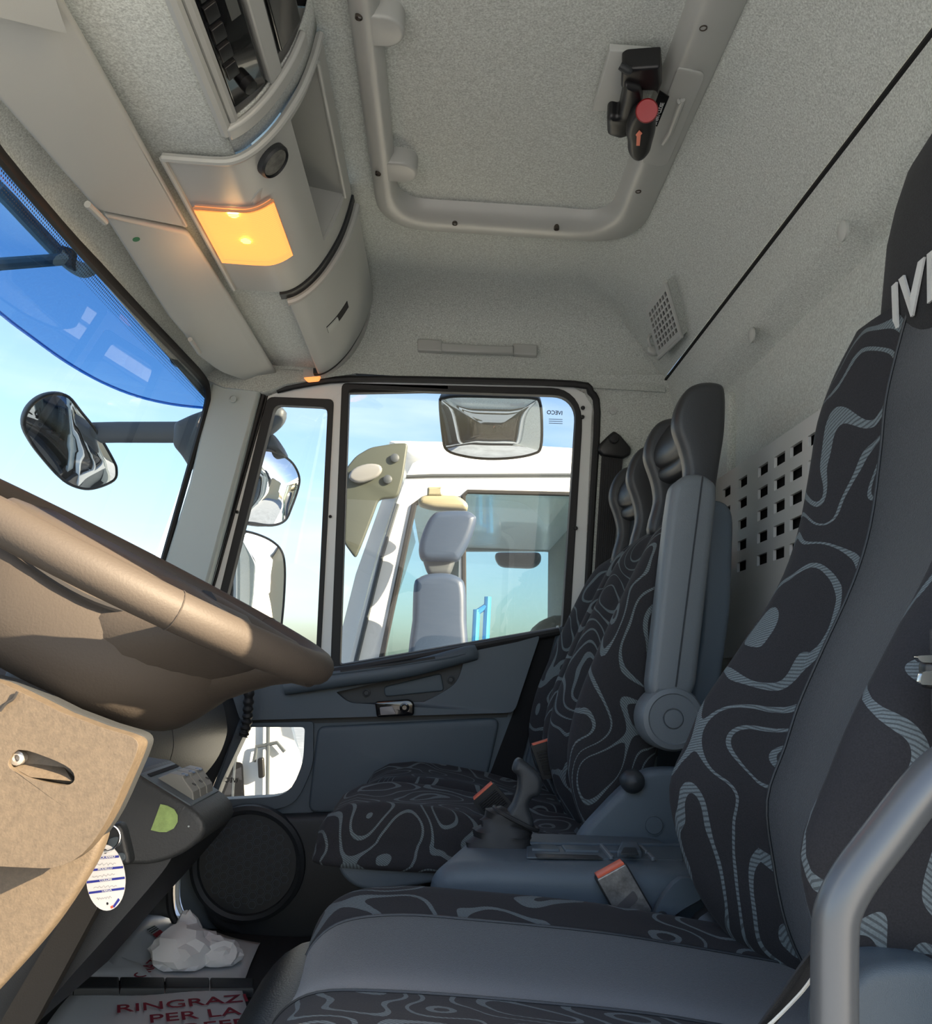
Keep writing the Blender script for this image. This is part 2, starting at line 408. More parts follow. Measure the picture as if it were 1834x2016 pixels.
# floor
fl = add('floor', box((-1.15, .42, -.76), (.74, 2.46, -.70)), M_floor); struct(fl)
st = add('trim_2', box((-1.15, .42, -1.0), (.74, 2.50, -.765)), M_dark2); struct(st)
# front bulkhead under the dash
fb = add('baseboard_front', slab([V((-1.12, .46, -.70)), V((-1.12, 2.40, -.70)), V((-.96, 2.40, .10)), V((-.96, .46, .10))], V((-.03, 0, 0))), M_dark2); struct(fb)
# windscreen
def wsx(z, y=1.4): return -.672 - .26 * (.72 - z) - .020 * max(0, 1 - ((y - 1.4) / .95) ** 2)
rows = []
for i in range(9):
    z = -.02 + .735 * i / 8
    rows.append([V((wsx(z, .50 + 1.83 * j / 16), .50 + 1.83 * j / 16, z)) for j in range(17)])
w1 = add('window_1', loft(rows, closed=False), M_wglass, angle=2); struct(w1)
# black rubber edge of the windscreen: along the top and down the pillar
top = [V((wsx(.70, y) + .004, y, .700)) for y in (.46, .8, 1.2, 1.6, 1.9)] + [PY(396, 742, 2.20), PY(408, 770, 2.26), PY(403, 815, 2.28), PY(362, 960, 2.30), PY(318, 1115, 2.31), PY(280, 1240, 2.32)]
top[:5] = [V((-.688, .46, .715)), PZ(-60, 228, .715), PZ(0, 305, .715), PZ(150, 480, .715), PZ(270, 610, .715), PZ(350, 693, .715)]
add('rubber_edge', tube(cat(top, n=4), .014, 8, flat=.6), M_rub, parent=w1)
add('rubber_edge', tube([V((-.88, .46, -.02)), V((-.88, 2.3, -.02))], .02, 8), M_rub, parent=w1)
# dotted edge printed on the glass
dv = []; df = []
def dot(p, u, w, r):
    o_ = len(dv); dv.extend([p + u * r, p + w * r, p - u * r, p - w * r]); df.append((o_, o_ + 1, o_ + 2, o_ + 3))
for i in range(0, 220):
    y = .95 + i * .0062
    for k in range(5):
        z = .700 - k * .0060
        dot(V((wsx(z, y) + .004, y + (.003 if k % 2 else 0), z)), V((0, 1, 0)), V((.26, 0, 1)).normalized(), .0025 - k * .00032)
d_ = add('dotted_edge', (dv, df), M_dots, parent=w1, smooth=False); d_['kind'] = 'stuff'
# A pillar trim
ap = [PY(418, 742, 2.27), PY(512, 768, 2.27), PY(470, 925, 2.285), PY(405, 1160, 2.30), PY(370, 1290, 2.31), PY(255, 1300, 2.31), PY(322, 1110, 2.30), PY(372, 950, 2.285)]
t3 = add('trim_3', slab(ap, V((0, .05, .01)), 0), M_greyp, bevel=.008); struct(t3)
add('pillar_clip', join(lathe(PY(459, 786, 2.268), (0, -1, 0), [(.010, 0), (.010, .004), (.008, .005), (.008, .002), (0, .002)], 20)), M_greyp, parent=t3)
# fabric closing the corner between shelf, pillar and door
add('corner_cover', slab([PY(395, 742, 2.24), PY(440, 762, 2.26), PY(520, 772, 2.27), PY(560, 756, 2.27), PY(700, 735, 2.29), PY(560, 700, 2.32), PY(420, 640, 2.30), PY(340, 690, 2.2)], V((0, .05, 0))), M_head, parent=t3)

# ---------------------------------------------------------------- passenger door (part of the setting)
outer = rc([PD(513, 770), PD(690, 742), PD(1138, 750), PD(1176, 800), PD(1147, 1300), PD(1142, 1400), PD(380, 1400), PD(392, 1200)], [.01, .03, .05, .06, 0, 0, 0, 0])
qh = rc([PD(527, 783), PD(656, 788), PD(628, 1330), PD(395, 1300), PD(428, 1190)], [.02, .015, 0, 0, 0])
mh = rc([PD(676, 756), PD(1112, 766), PD(1146, 806), PD(1118, 1262), PD(652, 1352)], [.015, .04, .06, .02, .0])
d1 = add('door_1', holed(outer, [qh, mh], DN * .05), M_whitem, bevel=.004); struct(d1)
def gasket(a, b, nm, m=M_rub, d=.035, off=.0): return add(nm, holed([p - DN * off for p in a], [[p - DN * off for p in b]], DN * d), m, parent=d1, bevel=.003)
qo = rc([PD(541, 797), PD(645, 802), PD(620, 1330), PD(420, 1290), PD(450, 1160)], [.02, .02, 0, 0, 0])
mo = rc([PD(687, 766), PD(1110, 779), PD(1134, 806), PD(1106, 1234), PD(669, 1309)], [.012, .03, .03, .006, .006])
gasket([p + (p - sum(qh, V((0, 0, 0))) / len(qh)) * .015 for p in qh], qo, 'window_seal', off=.004)
gasket([p + (p - sum(mh, V((0, 0, 0))) / len(mh)) * .01 for p in mh], mo, 'window_seal', off=.004)
add('quarter_glass', (([p + DN * .02 for p in qh]), [tuple(range(len(qh)))]), M_glass, parent=d1, smooth=False)
add('window_glass', (([p + DN * .022 for p in mh]), [tuple(range(len(mh)))]), M_glass, parent=d1, smooth=False)
add('header_rail', slab([PD(540, 733, -.02), PD(1165, 735, -.02), PD(1170, 764, -.004), PD(540, 776, -.004)], DN * .03), M_rub, parent=d1)
kp = pix([(470, 1290), (474, 1431), (424, 1535), (405, 1585), (338, 1720), (338, 1960), (-60, 1960), (-60, 1290)], 2.41)
add('kick_panel', slab(kp, V((0, .03, 0))), M_dark2, parent=wr)
# light inner edge of the seal channel at the rear and the outer body seal
add('body_seal', tube(cat([PD(545, 768, .008), PD(600, 756, .01), PD(690, 746, .012), PD(900, 749, .012), PD(1130, 756, .012), PD(1162, 772, .008), PD(1175, 812, .0), PD(1165, 1000, 0), PD(1147, 1310, .0)], n=3), .010, 8), M_rub, parent=d1)
add('body_seal', tube([PD(519, 770, .012), PD(480, 910, .012), PD(402, 1180, .012)], .008, 8), M_rub, parent=d1)
add('body_seal', tube([PD(525, 778, .004), PD(488, 910, .004), PD(424, 1140, .004), PD(400, 1220, .004)], .004, 8), M_rub, parent=d1)
for q in ((650, 1017), (467, 1008)):
    add('frame_screw', lathe(PD(*q, .002), -DN, [(.0045, 0), (.0045, .003), (.002, .004), (0, .002)], 12), M_black, parent=d1)
for q in ((1147, 803), (1146, 821), (1133, 1040)):
    add('rubber_stop', lathe(PD(*q, .006), -DN, [(.006, 0), (.005, .006), (0, .007)], 10), M_rub, parent=d1)
# mirrored maker's mark etched on the glass
g = PD(1107, 817, -.016); rgt = V((-1, 0, 0)); upv = V((0, -.125, 1)).normalized()
add('glass_mark', text_geo('IVECO', g, rgt, upv, .0155, .0003, bold=.02), M_mhouse, parent=d1)
for i, yy in enumerate((825, 829, 833)):
    a = PD(1080, yy, -.016); b = PD(1107, yy + 1, -.016)
    add('glass_mark', obox((a + b) / 2, (b - a) / 2, DN * .0002, V((0, 0, .0008))), M_mhouse, parent=d1)
YD = 2.36
def pd(pts, y=YD): return pix(pts, y)
lw = rc(pd([(489, 1431), (601, 1431), (598, 1500), (570, 1566), (425, 1574), (440, 1535)]), [.01, .01, .03, .05, .0, 0])
base = rc(pd([(380, 1325), (520, 1322), (672, 1311), (1106, 1235), (1128, 1230), (1148, 1262), (1146, 1600), (1146, 1880), (520, 1872), (395, 1850), (352, 1780), (356, 1700), (402, 1592), (462, 1440), (490, 1370)]), [0, 0, 0, 0, .02, .02, 0, 0, 0, .04, .04, .03, 0, 0, 0])
panel = add('door_trim', holed(base, [lw], V((0, .045, 0))), M_dark, parent=d1, bevel=.004)
add('lower_glass', ([p + V((0, .035, 0)) for p in lw], [tuple(range(len(lw)))]), M_glass, parent=d1, smooth=False)
rim_o = inset(lw, -.026) if True else lw
rim_a = rc(pd([(470, 1424), (618, 1420), (618, 1505), (586, 1580), (545, 1592), (440, 1612), (412, 1592)], YD - .001), [.01, .01, .03, .05, .03, 0, 0])
add('lower_window_surround', holed(rim_a, [lw], V((0, -.012, 0))), M_dark, parent=d1, bevel=.006)
g = PY(468, 1541, YD + .03)
add('glass_mark', text_geo('IVECO', g, rgt, V((0, 0, 1)), .0165, .0003, bold=.02), M_black, parent=d1)
# upper bolster
bol = cat(pd([(455, 1345), (560, 1330), (672, 1318), (900, 1276), (1058, 1252), (1066, 1262), (1030, 1350), (1006, 1398), (940, 1404), (700, 1412), (520, 1418), (478, 1416)]), True, 3)
bol = rc(pd([(455, 1345), (672, 1320), (1060, 1252), (1010, 1402), (800, 1408), (478, 1417)]), [.01, 0, .01, .02, 0, .01])
pk = rc(pd([(664, 1362), (790, 1334), (914, 1296), (900, 1345), (858, 1370), (835, 1381), (690, 1384)]), [.005, 0, .01, .03, .02, 0, .02])
add('upper_bolster', holed([p + V((0, 0, 0)) for p in bol], [pk], V((0, -.032, 0))), M_dark, parent=d1, bevel=.007)
add('pull_pocket', ([p + V((0, -.002, 0)) for p in inset(pk, -.004)], [tuple(range(len(pk)))]), M_dark2, parent=d1, smooth=False)
add('pull_pocket_pad', slab(rc(pd([(755, 1352), (868, 1325), (874, 1360), (758, 1372)], YD - .002), .01), V((0, -.008, 0)), .004), M_dark, parent=d1)
for q in ((887, 1338), (721, 1364)):
    add('pocket_bolt', lathe(PY(*q, YD - .003), (0, -1, 0), [(.011, 0), (.011, .006), (.007, .007), (.006, .003), (0, .003)], 18), M_dark2, parent=d1)
# belt rail and the pull handle bar
add('belt_weatherstrip', tube([PY(655, 1324, YD - .03), PY(900, 1280, YD - .03), PY(1100, 1243, YD - .02)], .011, 8), M_rub, parent=d1)
bar = cat([PY(560, 1352, YD - .05), PY(680, 1335, YD - .055), PY(800, 1318, YD - .055), PY(910, 1290, YD - .04), PY(935, 1284, YD - .03)], n=6)
add('pull_bar', tube(bar, .022, 14, flat=.75), M_dark, parent=d1)
add('bar_groove', tube([PY(670, 1322, YD - .068), PY(780, 1307, YD - .070), PY(856, 1295, YD - .064)], .004, 6, flat=.6), M_rub, parent=d1)
add('bar_highlight_lip', tube(cat([PY(600, 1333, YD - .062), PY(740, 1316, YD - .066), PY(860, 1298, YD - .06), PY(915, 1287, YD - .05)]), .006, 8), M_dark, parent=d1)
# latch handle
lt = add('latch_handle', slab(rc(pix([(738, 1381), (806, 1376), (816, 1384), (815, 1408), (742, 1412)], YD - .028), .008), V((0, -.016, 0)), .005), M_gloss, parent=d1)
add('latch_paddle', slab(rc(pix([(747, 1392), (772, 1390), (780, 1406), (749, 1408)], YD - .043), .004), V((0, -.004, 0)), .001), mat('latch_grey', (.22, .20, .20), .4), parent=lt)
add('lock_knob', lathe(PY(796, 1393, YD - .044), (0, -1, 0), [(.013, 0), (.013, .006), (.009, .007), (.006, .003), (0, .003)], 16), M_gloss, parent=lt)
# recessed lower field, the dark strap channel and the rear field
add('shadow_groove', slab(pix([(478, 1417), (1000, 1404), (998, 1412), (480, 1428)], YD - .001), V((0, -.002, 0))), M_dark2, parent=d1)
add('lower_field', slab(rc(pix([(626, 1430), (985, 1412), (945, 1590), (606, 1600)], YD), [.02, .03, .02, .03]), V((0, -.012, 0)), .008), M_dark, parent=d1)
add('strap_channel', slab(pix([(1062, 1256), (1092, 1252), (1000, 1600), (935, 1600), (1010, 1402)], YD - .001), V((0, -.004, 0))), M_dkrec, parent=d1)
add('rear_field', slab(rc(pix([(1094, 1250), (1126, 1236), (1140, 1262), (1140, 1620), (1003, 1620)], YD), [.01, .02, .02, 0, 0]), V((0, -.028, 0)), .014), M_dark, parent=d1)
add('trim_plug', lathe(PY(1103, 1331, YD - .029), (0, -1, 0), [(.013, 0), (.013, .003), (.009, .003), (.008, .001), (0, .001)], 18), M_dark2, parent=d1)
add('lock_pin', tube([PY(1098, 1250, YD - .02), PY(1098, 1233, YD - .01)], .005, 10), M_greyp, parent=d1)
# lower pocket with speaker
add('door_pocket', slab(rc(pix([(402, 1655), (430, 1618), (448, 1605), (660, 1598), (960, 1590), (960, 1800), (560, 1850), (440, 1835), (402, 1790)], YD), [.04, .0, .02, 0, 0, 0, .02, .06, .05]), V((0, -.035, 0)), .018), M_dark2, parent=d1)
sc_ = PY(488, 1700, YD - .036)
sp = add('speaker', lathe(sc_, (0, -1, 0), [(.150, -.01), (.148, .012), (.138, .018), (.128, .012), (.125, .002), (0, .002)], 48), M_dark2, parent=d1)
hx = []
for i in range(-6, 7):
    for j in range(-7, 8):
        cx_, cz_ = i * .0195, (j + (i % 2) * .5) * .0225
        if cx_ * cx_ + cz_ * cz_ > .112 ** 2: continue
        c = sc_ + V((cx_, -.0035, cz_))
        ring = [c + V((math.cos(PI / 3 * k) * .0112, 0, math.sin(PI / 3 * k) * .0112)) for k in range(6)]
        hole = [c + V((math.cos(PI / 3 * k) * .0098, 0, math.sin(PI / 3 * k) * .0098)) for k in range(6)]
        hx.append(holed(ring, [hole], V((0, -.0015, 0))))
q = add('speaker_grille', join(*hx), M_dark, parent=sp, smooth=False); q['kind'] = 'stuff'
add('door_edge', tube(cat([PY(356, 1690, 2.37), PY(349, 1750, 2.37), PY(356, 1795, 2.37), PY(395, 1838, 2.37), PY(450, 1856, 2.37), PY(520, 1866, 2.37)], n=4), .006, 8), M_whitem, parent=d1)
add('sill_seal', tube(cat([PY(340, 1690, 2.36), PY(333, 1760, 2.36), PY(345, 1815, 2.36), PY(395, 1858, 2.36), PY(520, 1885, 2.36)], n=4), .010, 8), M_rub, parent=d1)
add('trim_plug', lathe(PY(473, 1846, YD - .002), (0, -1, 0), [(.014, 0), (.014, .004), (.009, .004), (0, .002)], 16), M_black, parent=d1)

# ================================================================ OVERHEAD
# sun visors
def visor(nm, pts, r, lab, n=V((.35, .06, -.93))):
    t = thing(nm, pts[0], lab, 'sun visor', 'beige sun visors')
    th = newell(pts); th = th if th.z < 0 else -th
    add('visor_board', pillow(rc(pts, r), -th * .016, .007), M_beige, parent=t)
    return t, th
VPP, VPN = V((-.64, 0, .717)), V((-.395, 0, .919)).normalized()
def PV(a, b, off=0): return PL(a, b, VPP - VPN * off, VPN)
t, th = visor('sun_visor', [PV(-80, 110), PV(0, 200), PV(192, 417), PV(374, 452), PV(250, 226), PV(100, -40), PV(60, -140)], [0, 0, .015, .012, 0, 0, 0], 'larger beige sun visor in front of the driver, at the top left')
add('visor_fold', slab([PV(-60, 20, .020), PV(132, 66, .020), PV(96, -40, .020), PV(-60, -60, .020)], VPN * .008, .003), M_beige, parent=t)
add('hinge_pin', tube([PV(172, 402, .014), PV(207, 437, .014)], .006, 10), M_beige2, parent=t)
v2 = [PV(204, 424), PV(372, 460), PV(460, 595), PV(551, 745), PV(546, 767), PV(514, 763), PV(432, 733), PV(388, 700), PV(380, 682), PV(330, 622)]
t, th = visor('sun_visor', v2, [.01, .012, 0, .012, .02, 0, .03, .01, 0, 0], 'smaller beige sun visor on the passenger side, with a green dot')
add('green_dot', lathe(PV(268, 471, .017), -VPN, [(.0065, 0), (.0065, .0008), (0, .001)], 16), M_dgreen, parent=t)
add('hinge_pin', tube([PV(374, 668, .012), PV(392, 694, .012)], .0055, 10), M_beige2, parent=t)

# overhead console
csec = [(-.490, .790), (-.41, .789), (-.378, .793), (-.350, .811), (-.322, .843), (-.300, .880), (-.280, .925), (-.266, .975), (-.258, 1.02)]
cs = [V((p.x, 0, p.z)) for p in cat([V((a, 0, b)) for a, b in csec], n=5)]
def arc(i0, i1, y, off=0):
    out = []
    for i in range(i0, i1 + 1):
        a, b = cs[max(i - 1, 0)], cs[min(i + 1, len(cs) - 1)]
        d = (b - a).normalized(); nn = V((d.z, 0, -d.x))
        out.append(cs[i] + nn * off + V((0, y, 0)))
    return out
def shell(i0, i1, y0, y1, off0, off1, ny=2):
    """a curved plate that follows the console's cross-section"""
    ys = [y0 + (y1 - y0) * k / ny for k in range(ny + 1)]
    rings = [arc(i0, i1, y, off1) + list(reversed(arc(i0, i1, y, off0))) for y in ys]
    return loft(rings)
NI = len(cs) - 1
oc = thing('overhead_console', (-.33, 1.6, .80), 'beige overhead console above the windscreen with lit amber lamp', 'console')
iA, iR0, iR1 = 0, 25, 36                                   # section indices of the stowage opening
add('lamp_panel', join(shell(0, iR0, 1.296, 1.772, -.004, .004), shell(iR1, NI, 1.296, 1.772, -.004, .004), shell(iR0, iR1, 1.296, 1.318, -.004, .004), shell(iR0, iR1, 1.715, 1.772, -.004, .004)), M_beige2, parent=oc, bevel=.003)
add('panel_rim', tube(arc(0, NI, 1.299, .003), .0065, 8), M_beige2, parent=oc)
add('panel_rim', tube([cs[0] + V((0, 1.299, -.004)), cs[0] + V((0, 1.772, -.004))], .0055, 8), M_beige2, parent=oc)
# stowage recess: open box behind the panel
a0, a1 = cs[iR0], cs[iR1]
back = [a0 + V((-.115, 0, .09)), a1 + V((-.12, 0, .02))]
def quad(*p): return (list(p), [(0, 1, 2, 3)])
Y0, Y1 = 1.318, 1.715; yv = lambda y: V((0, y, 0))
add('stowage_recess', join(quad(a0 + yv(Y0), a0 + yv(Y1), back[0] + yv(Y1), back[0] + yv(Y0)), quad(a1 + yv(Y0), a1 + yv(Y1), back[1] + yv(Y1), back[1] + yv(Y0)),
    quad(back[0] + yv(Y0), back[0] + yv(Y1), back[1] + yv(Y1), back[1] + yv(Y0)), quad(a0 + yv(Y0), a1 + yv(Y0), back[1] + yv(Y0), back[0] + yv(Y0)),
    quad(a0 + yv(Y1), a1 + yv(Y1), back[1] + yv(Y1), back[0] + yv(Y1))), M_beige2, parent=oc, smooth=False, solid=.002)
add('recess_lip', tube([cs[iR1] + V((.004, 1.315, -.004)), cs[iR1] + V((.004, 1.72, -.004))], .004, 8), M_beige, parent=oc)
# map lamp
lens_m = bpy.data.materials.new('amber_lens'); lens_m.use_nodes = True; nt = lens_m.node_tree; nt.nodes.clear()
oo = nt.nodes.new('ShaderNodeOutputMaterial'); ad = nt.nodes.new('ShaderNodeAddShader'); tr = nt.nodes.new('ShaderNodeBsdfTransparent'); em = nt.nodes.new('ShaderNodeEmission')
tr.inputs[0].default_value = (1.0, .62, .32, 1); em.inputs[0].default_value = (1, .50, .20, 1); em.inputs[1].default_value = .20
nt.links.new(tr.outputs[0], ad.inputs[0]); nt.links.new(em.outputs[0], ad.inputs[1]); nt.links.new(ad.outputs[0], oo.inputs[0])
M_bulb = mat('lamp_filament', (1, .7, .3), .5, emit=((1, .62, .22), 12))
M_refl = mat('lamp_reflector', (.85, .55, .30), .35, emit=((1, .42, .12), .08))
lm = add('map_lamp', shell(1, 15, 1.437, 1.633, .0042, .0050), M_refl, parent=oc)
add('lamp_lens', shell(1, 15, 1.438, 1.632, .0130, .0138, 4), lens_m, parent=lm)
ribs = []
for k in range(34):
    y = 1.441 + k * .0057; ribs.append(tube(arc(1, 15, y, .0143), .0008, 4))
q = add('lens_ribs', join(*ribs), lens_m, parent=lm); q['kind'] = 'stuff'
add('lens_rim', tube(arc(1, 15, 1.437, .009) + list(reversed(arc(1, 15, 1.633, .009))) + [arc(1, 1, 1.437, .009)[0]], .003, 6), mat('lamp_rim_orange', (.75, .38, .2), .4), parent=lm)
for (bx, by) in ((459, 422), (484, 474)):
    p = PZ(bx, by, .783); add('bulb', lathe(p, (0, 0, -1), [(0, -.004), (.006, -.002), (.010, .001), (.007, .003), (0, .0035)], 14), M_bulb, parent=lm)
pl_ = bpy.data.lights.new('map_lamp_light', 'POINT'); pl_.energy = .12; pl_.color = (1, .55, .2); pl_.shadow_soft_size = .03
po = bpy.data.objects.new('map_lamp_light', pl_); C.objects.link(po); po.location = (-.43, 1.55, .72)
# round speaker-like button and its thumb scoop
p = arc(18, 18, 1.348, .0)[0]; nn = (arc(18, 18, 1.348, .1)[0] - p).normalized()
add('round_button', lathe(p, nn, [(.030, -.002), (.030, .012), (.027, .016), (.026, .010), (0, .010)], 28), M_dark2, parent=oc)
add('button_cap', lathe(p + nn * .010, nn, [(.025, 0), (.024, .003), (0, .004)], 28), mat('grey_button_face', (.10, .10, .09), .5, vary=(60, .5, 1.6)), parent=oc)
sc1 = [PZ(487, 402, .79), PZ(505, 372, .80), PZ(530, 345, .83), PZ(560, 318, .87), PZ(552, 345, .86), PZ(530, 380, .83), PZ(508, 398, .80)]
add('thumb_scoop', slab(cat(sc1, True, 4), nn * .006, .004), M_beige2, parent=oc)
# locker door
ld = add('locker_door', shell(9, NI - 1, 1.800, 2.262, .004, .016), M_beige2, parent=oc, bevel=.004)
add('locker_rim', tube(arc(9, NI - 1, 1.804, .014), .008, 8), M_beige2, parent=oc)
add('locker_frame', shell(7, NI, 1.776, 1.801, -.004, .008), M_dark2, parent=oc); add('locker_frame', shell(7, NI, 2.263, 2.285, -.004, .010), M_dark2, parent=oc)
add('end_cover', shell(4, NI, 2.285, 2.33, -.01, .016), M_beige2, parent=oc)
add('handle_slot', shell(17, 26, 2.015, 2.050, .013, .0168), M_dkrec, parent=ld)
add('handle', shell(17, 21, 2.018, 2.047, .014, .0195), M_beige, parent=ld)
# courtesy lamp at the far foot of the shelf
cl = tag(add('courtesy_lamp', slab(rc(pix([(598, 745), (632, 742), (628, 751), (606, 753)], 2.27), .004), V((0, -.01, 0)), .003), mat('orange_lens', (.9, .25, .06), .3, emit=((1, .3, .08), .5))), 'small orange courtesy lamp above the quarter window', 'lamp')
# radio bay: frame with two black units
rb = thing('radio_shelf', (-.33, 1.2, .80), 'beige frame of the radio bay left of the roof hatch', 'shelf')
fr_ = lambda x, z, y: V((x - .045, y, z))
YR0, YR1 = .55, 1.252
add('frame_rail', tube([fr_(-.332, .800, YR0), fr_(-.330, .800, YR1 - .012)], .010, 8), M_beige, parent=rb)
add('frame_rail', tube([fr_(-.318, .812, YR0), fr_(-.318, .812, YR1 - .02)], .009, 8), M_beige2, parent=rb)
i0 = 11
add('frame_end', shell(i0, 34, YR1 - .03, YR1 - .002, -.006, .006), M_beige2, parent=rb, bevel=.004)
add('frame_divider', loft([[fr_(-.262, .868, y), fr_(-.248, .895, y), fr_(-.345, .965, y), fr_(-.36, .94, y)] for y in (YR0, YR1 - .03)]), M_beige2, parent=rb, bevel=.003)
add('frame_rail', tube([fr_(-.212, .985, YR0), fr_(-.212, .985, 1.10)], .012, 8), M_beige2, parent=rb)
add('bay_back', loft([[fr_(-.33, .81, y), fr_(-.46, .90, y), fr_(-.40, 1.02, y), fr_(-.22, 1.02, y)] for y in (YR0, YR1 - .01)], closed=False), M_dkrec, parent=rb, smooth=False)
add('bay_end', ([fr_(-.33, .80, YR1 - .006), fr_(-.46, .90, YR1 - .006), fr_(-.40, 1.02, YR1 - .006), fr_(-.215, 1.02, YR1 - .006), fr_(-.235, .93, YR1 - .006)], [(0, 1, 2, 3, 4)]), M_beige2, parent=rb, smooth=False)
def unit(nm, lab, cat_, p0, p1, y0, y1, depth):
    """box-shaped instrument: front face spans p0-p1 in the section, y0-y1 across"""
    p0, p1 = V(p0), V(p1); p0.x -= .048; p1.x -= .048; u = (p1 - p0).normalized(); n_ = V((u.z, 0, -u.x))
    t = thing(nm, p0 + V((0, y0, 0)), lab, cat_)
    c = (p0 + p1) / 2 + V((0, (y0 + y1) / 2, 0)) - n_ * depth / 2; L_ = (p1 - p0).length / 2
    add('casing', obox(c, u * L_, V((0, (y1 - y0) / 2, 0)), n_ * depth / 2), M_black, parent=t, bevel=.003)
    f = lambda s, y, h=0: p0 + u * (L_ * 2 * s) + n_ * h + V((0, y, 0))
    return t, f, u, n_, L_
t, f, u, n_, L_ = unit('car_radio', 'black radio in the front slot of the overhead bay', 'radio', (-.318, 0, .826), (-.270, 0, .874), .88, 1.222, .06)
add('faceplate', slab(rc([f(.04, .89), f(.96, .89), f(.96, 1.215), f(.04, 1.215)], .004), n_ * .008, .003), M_gloss, parent=t)
add('display', slab([f(.62, 0.96, .008), f(.86, 0.96, .008), f(.86, 1.07, .008), f(.62, 1.07, .008)], n_ * .001), mat('grey_display', (.10, .105, .10), .2), parent=t)
for k in range(6):
    y = .95 + k * .036; add('button', slab(rc([f(.12, y, .008), f(.42, y, .008), f(.42, y + .026, .008), f(.12, y + .026, .008)], .002), n_ * .004, .0015), M_black, parent=t)
add('volume_knob', lathe(f(.5, 1.185, .008), n_, [(.012, 0), (.011, .012), (0, .013)], 20), M_black, parent=t)
add('volume_knob', lathe(f(.5, .915, .008), n_, [(.013, 0), (.012, .012), (0, .013)], 20), M_black, parent=t)
t, f, u, n_, L_ = unit('tachograph', 'black tachograph in the slot nearest the roof hatch', 'recorder', (-.250, 0, .905), (-.222, 0, .965), .78, 1.205, .07)
add('faceplate', slab(rc([f(.04, .79), f(.96, .79), f(.96, 1.198), f(.04, 1.198)], .004), n_ * .006, .003), M_gloss, parent=t)
add('drawer_slot', slab([f(.40, .84, .006), f(.47, .84, .006), f(.47, 1.11, .006), f(.40, 1.11, .006)], n_ * .002), M_greyp, parent=t)
for k in range(4):
    y = .92 + k * .045; add('button', slab(rc([f(.62, y, .006), f(.88, y, .006), f(.88, y + .03, .006), f(.62, y + .03, .006)], .003), n_ * .004, .002), M_black, parent=t)
add('pilot_light', lathe(f(.25, 1.0, .006), n_, [(.003, 0), (.002, .002), (0, .002)], 10), M_red, parent=t)

# ---------------------------------------------------------------- roof hatch
hz0, hz1 = 1.005, 1.068
def hz(pts, z): return [PZ(a, b, z) for a, b in pts]
xL, xR, yF, yN = -.202, .397, 1.89, .86
O1 = [V((xL, yN, 1.012)), V((xL, yF, 1.012)), V((xR, yF, 1.012)), V((xR, yN, 1.012))]
def rr4(x0, y0, x1, y1, z, r, n=8):
    return rc([V((x0, y0, z)), V((x0, y1, z)), V((x1, y1, z)), V((x1, y0, z))], r, n)
hatch = thing('roof_hatch', (.15, 1.45, 1.03), 'square beige roof hatch with grey cloth panel in the ceiling', 'roof hatch')
rings = [rr4(xL - .002, yN, xR + .002, yF + .002, 1.030, .125), rr4(xL, yN + .002, xR, yF, 1.010, .123), rr4(xL + .006, yN + .008, xR - .006, yF - .006, 1.004, .118),
         rr4(xL + .022, yN + .022, xR - .045, yF - .022, .998, .105), rr4(xL + .032, yN + .03, xR - .062, yF - .050, .997, .10), rr4(xL + .040, yN + .04, xR - .074, yF - .066, 1.003, .09), rr4(xL + .048, yN + .05, xR - .082, yF - .086, 1.022, .075),
         rr4(xL + .045, yN + .055, xR - .087, yF - .098, 1.070, .06)]
add('hatch_frame', loft(rings, True, (False, False)), M_beige2, parent=hatch, angle=1.0)
pz = 1.066
add('hatch_panel', slab(rr4(xL + .035, yN + .04, xR - .07, yF - .08, pz + .012, .06), V((0, 0, -.012)), .006), M_head, parent=hatch)
add('panel_piping', tube([p + V((0, 0, 0)) for p in rr4(xL + .060, yN + .07, xR - .105, yF - .115, pz + .001, .05)] + [V((xL + .060, yN + .08, pz + .001))], .005, 6), M_head, parent=hatch)
add('panel_crease', tube(cat([PZ(940, -10, pz), PZ(1020, 20, pz), PZ(1130, 52, pz), PZ(1180, 58, pz), PZ(1270, 62, pz), PZ(1300, 40, pz), PZ(1312, -10, pz)], n=5), .005, 6), M_head, parent=hatch)
for q in ((706, 35), (744, 343), (895, 441), (1095, 451), (1256, 377), (1384, 55)):
    p = PZ(*q, .9975)
    s_ = add('screw', lathe(p, (0, 0, -1), [(.0062, -.012), (.0062, .0010), (.0050, .0018), (.0042, -.002), (.0040, -.003), (0, -.003)], 14), mat('screw_brown', (.10, .085, .07), .4, metal=.6) if q[0] == 706 else bpy.data.materials['screw_brown'], parent=hatch)
for (py_, yy) in ((300, None), (15, None)):
    c = PZ(797 if py_ == 300 else 765, py_ + 10, 1.035)
    rg = [c + V((.033 * math.cos(a) - .006, .034 * math.sin(a), 0)) for a in [PI * k / 12 - PI / 2 for k in range(13)]] + [c + V((-.045, .034, 0)), c + V((-.045, -.034, 0))]
    add('hinge_cover', slab(rg, V((0, 0, -.036)), .006), M_beige2, parent=hatch)
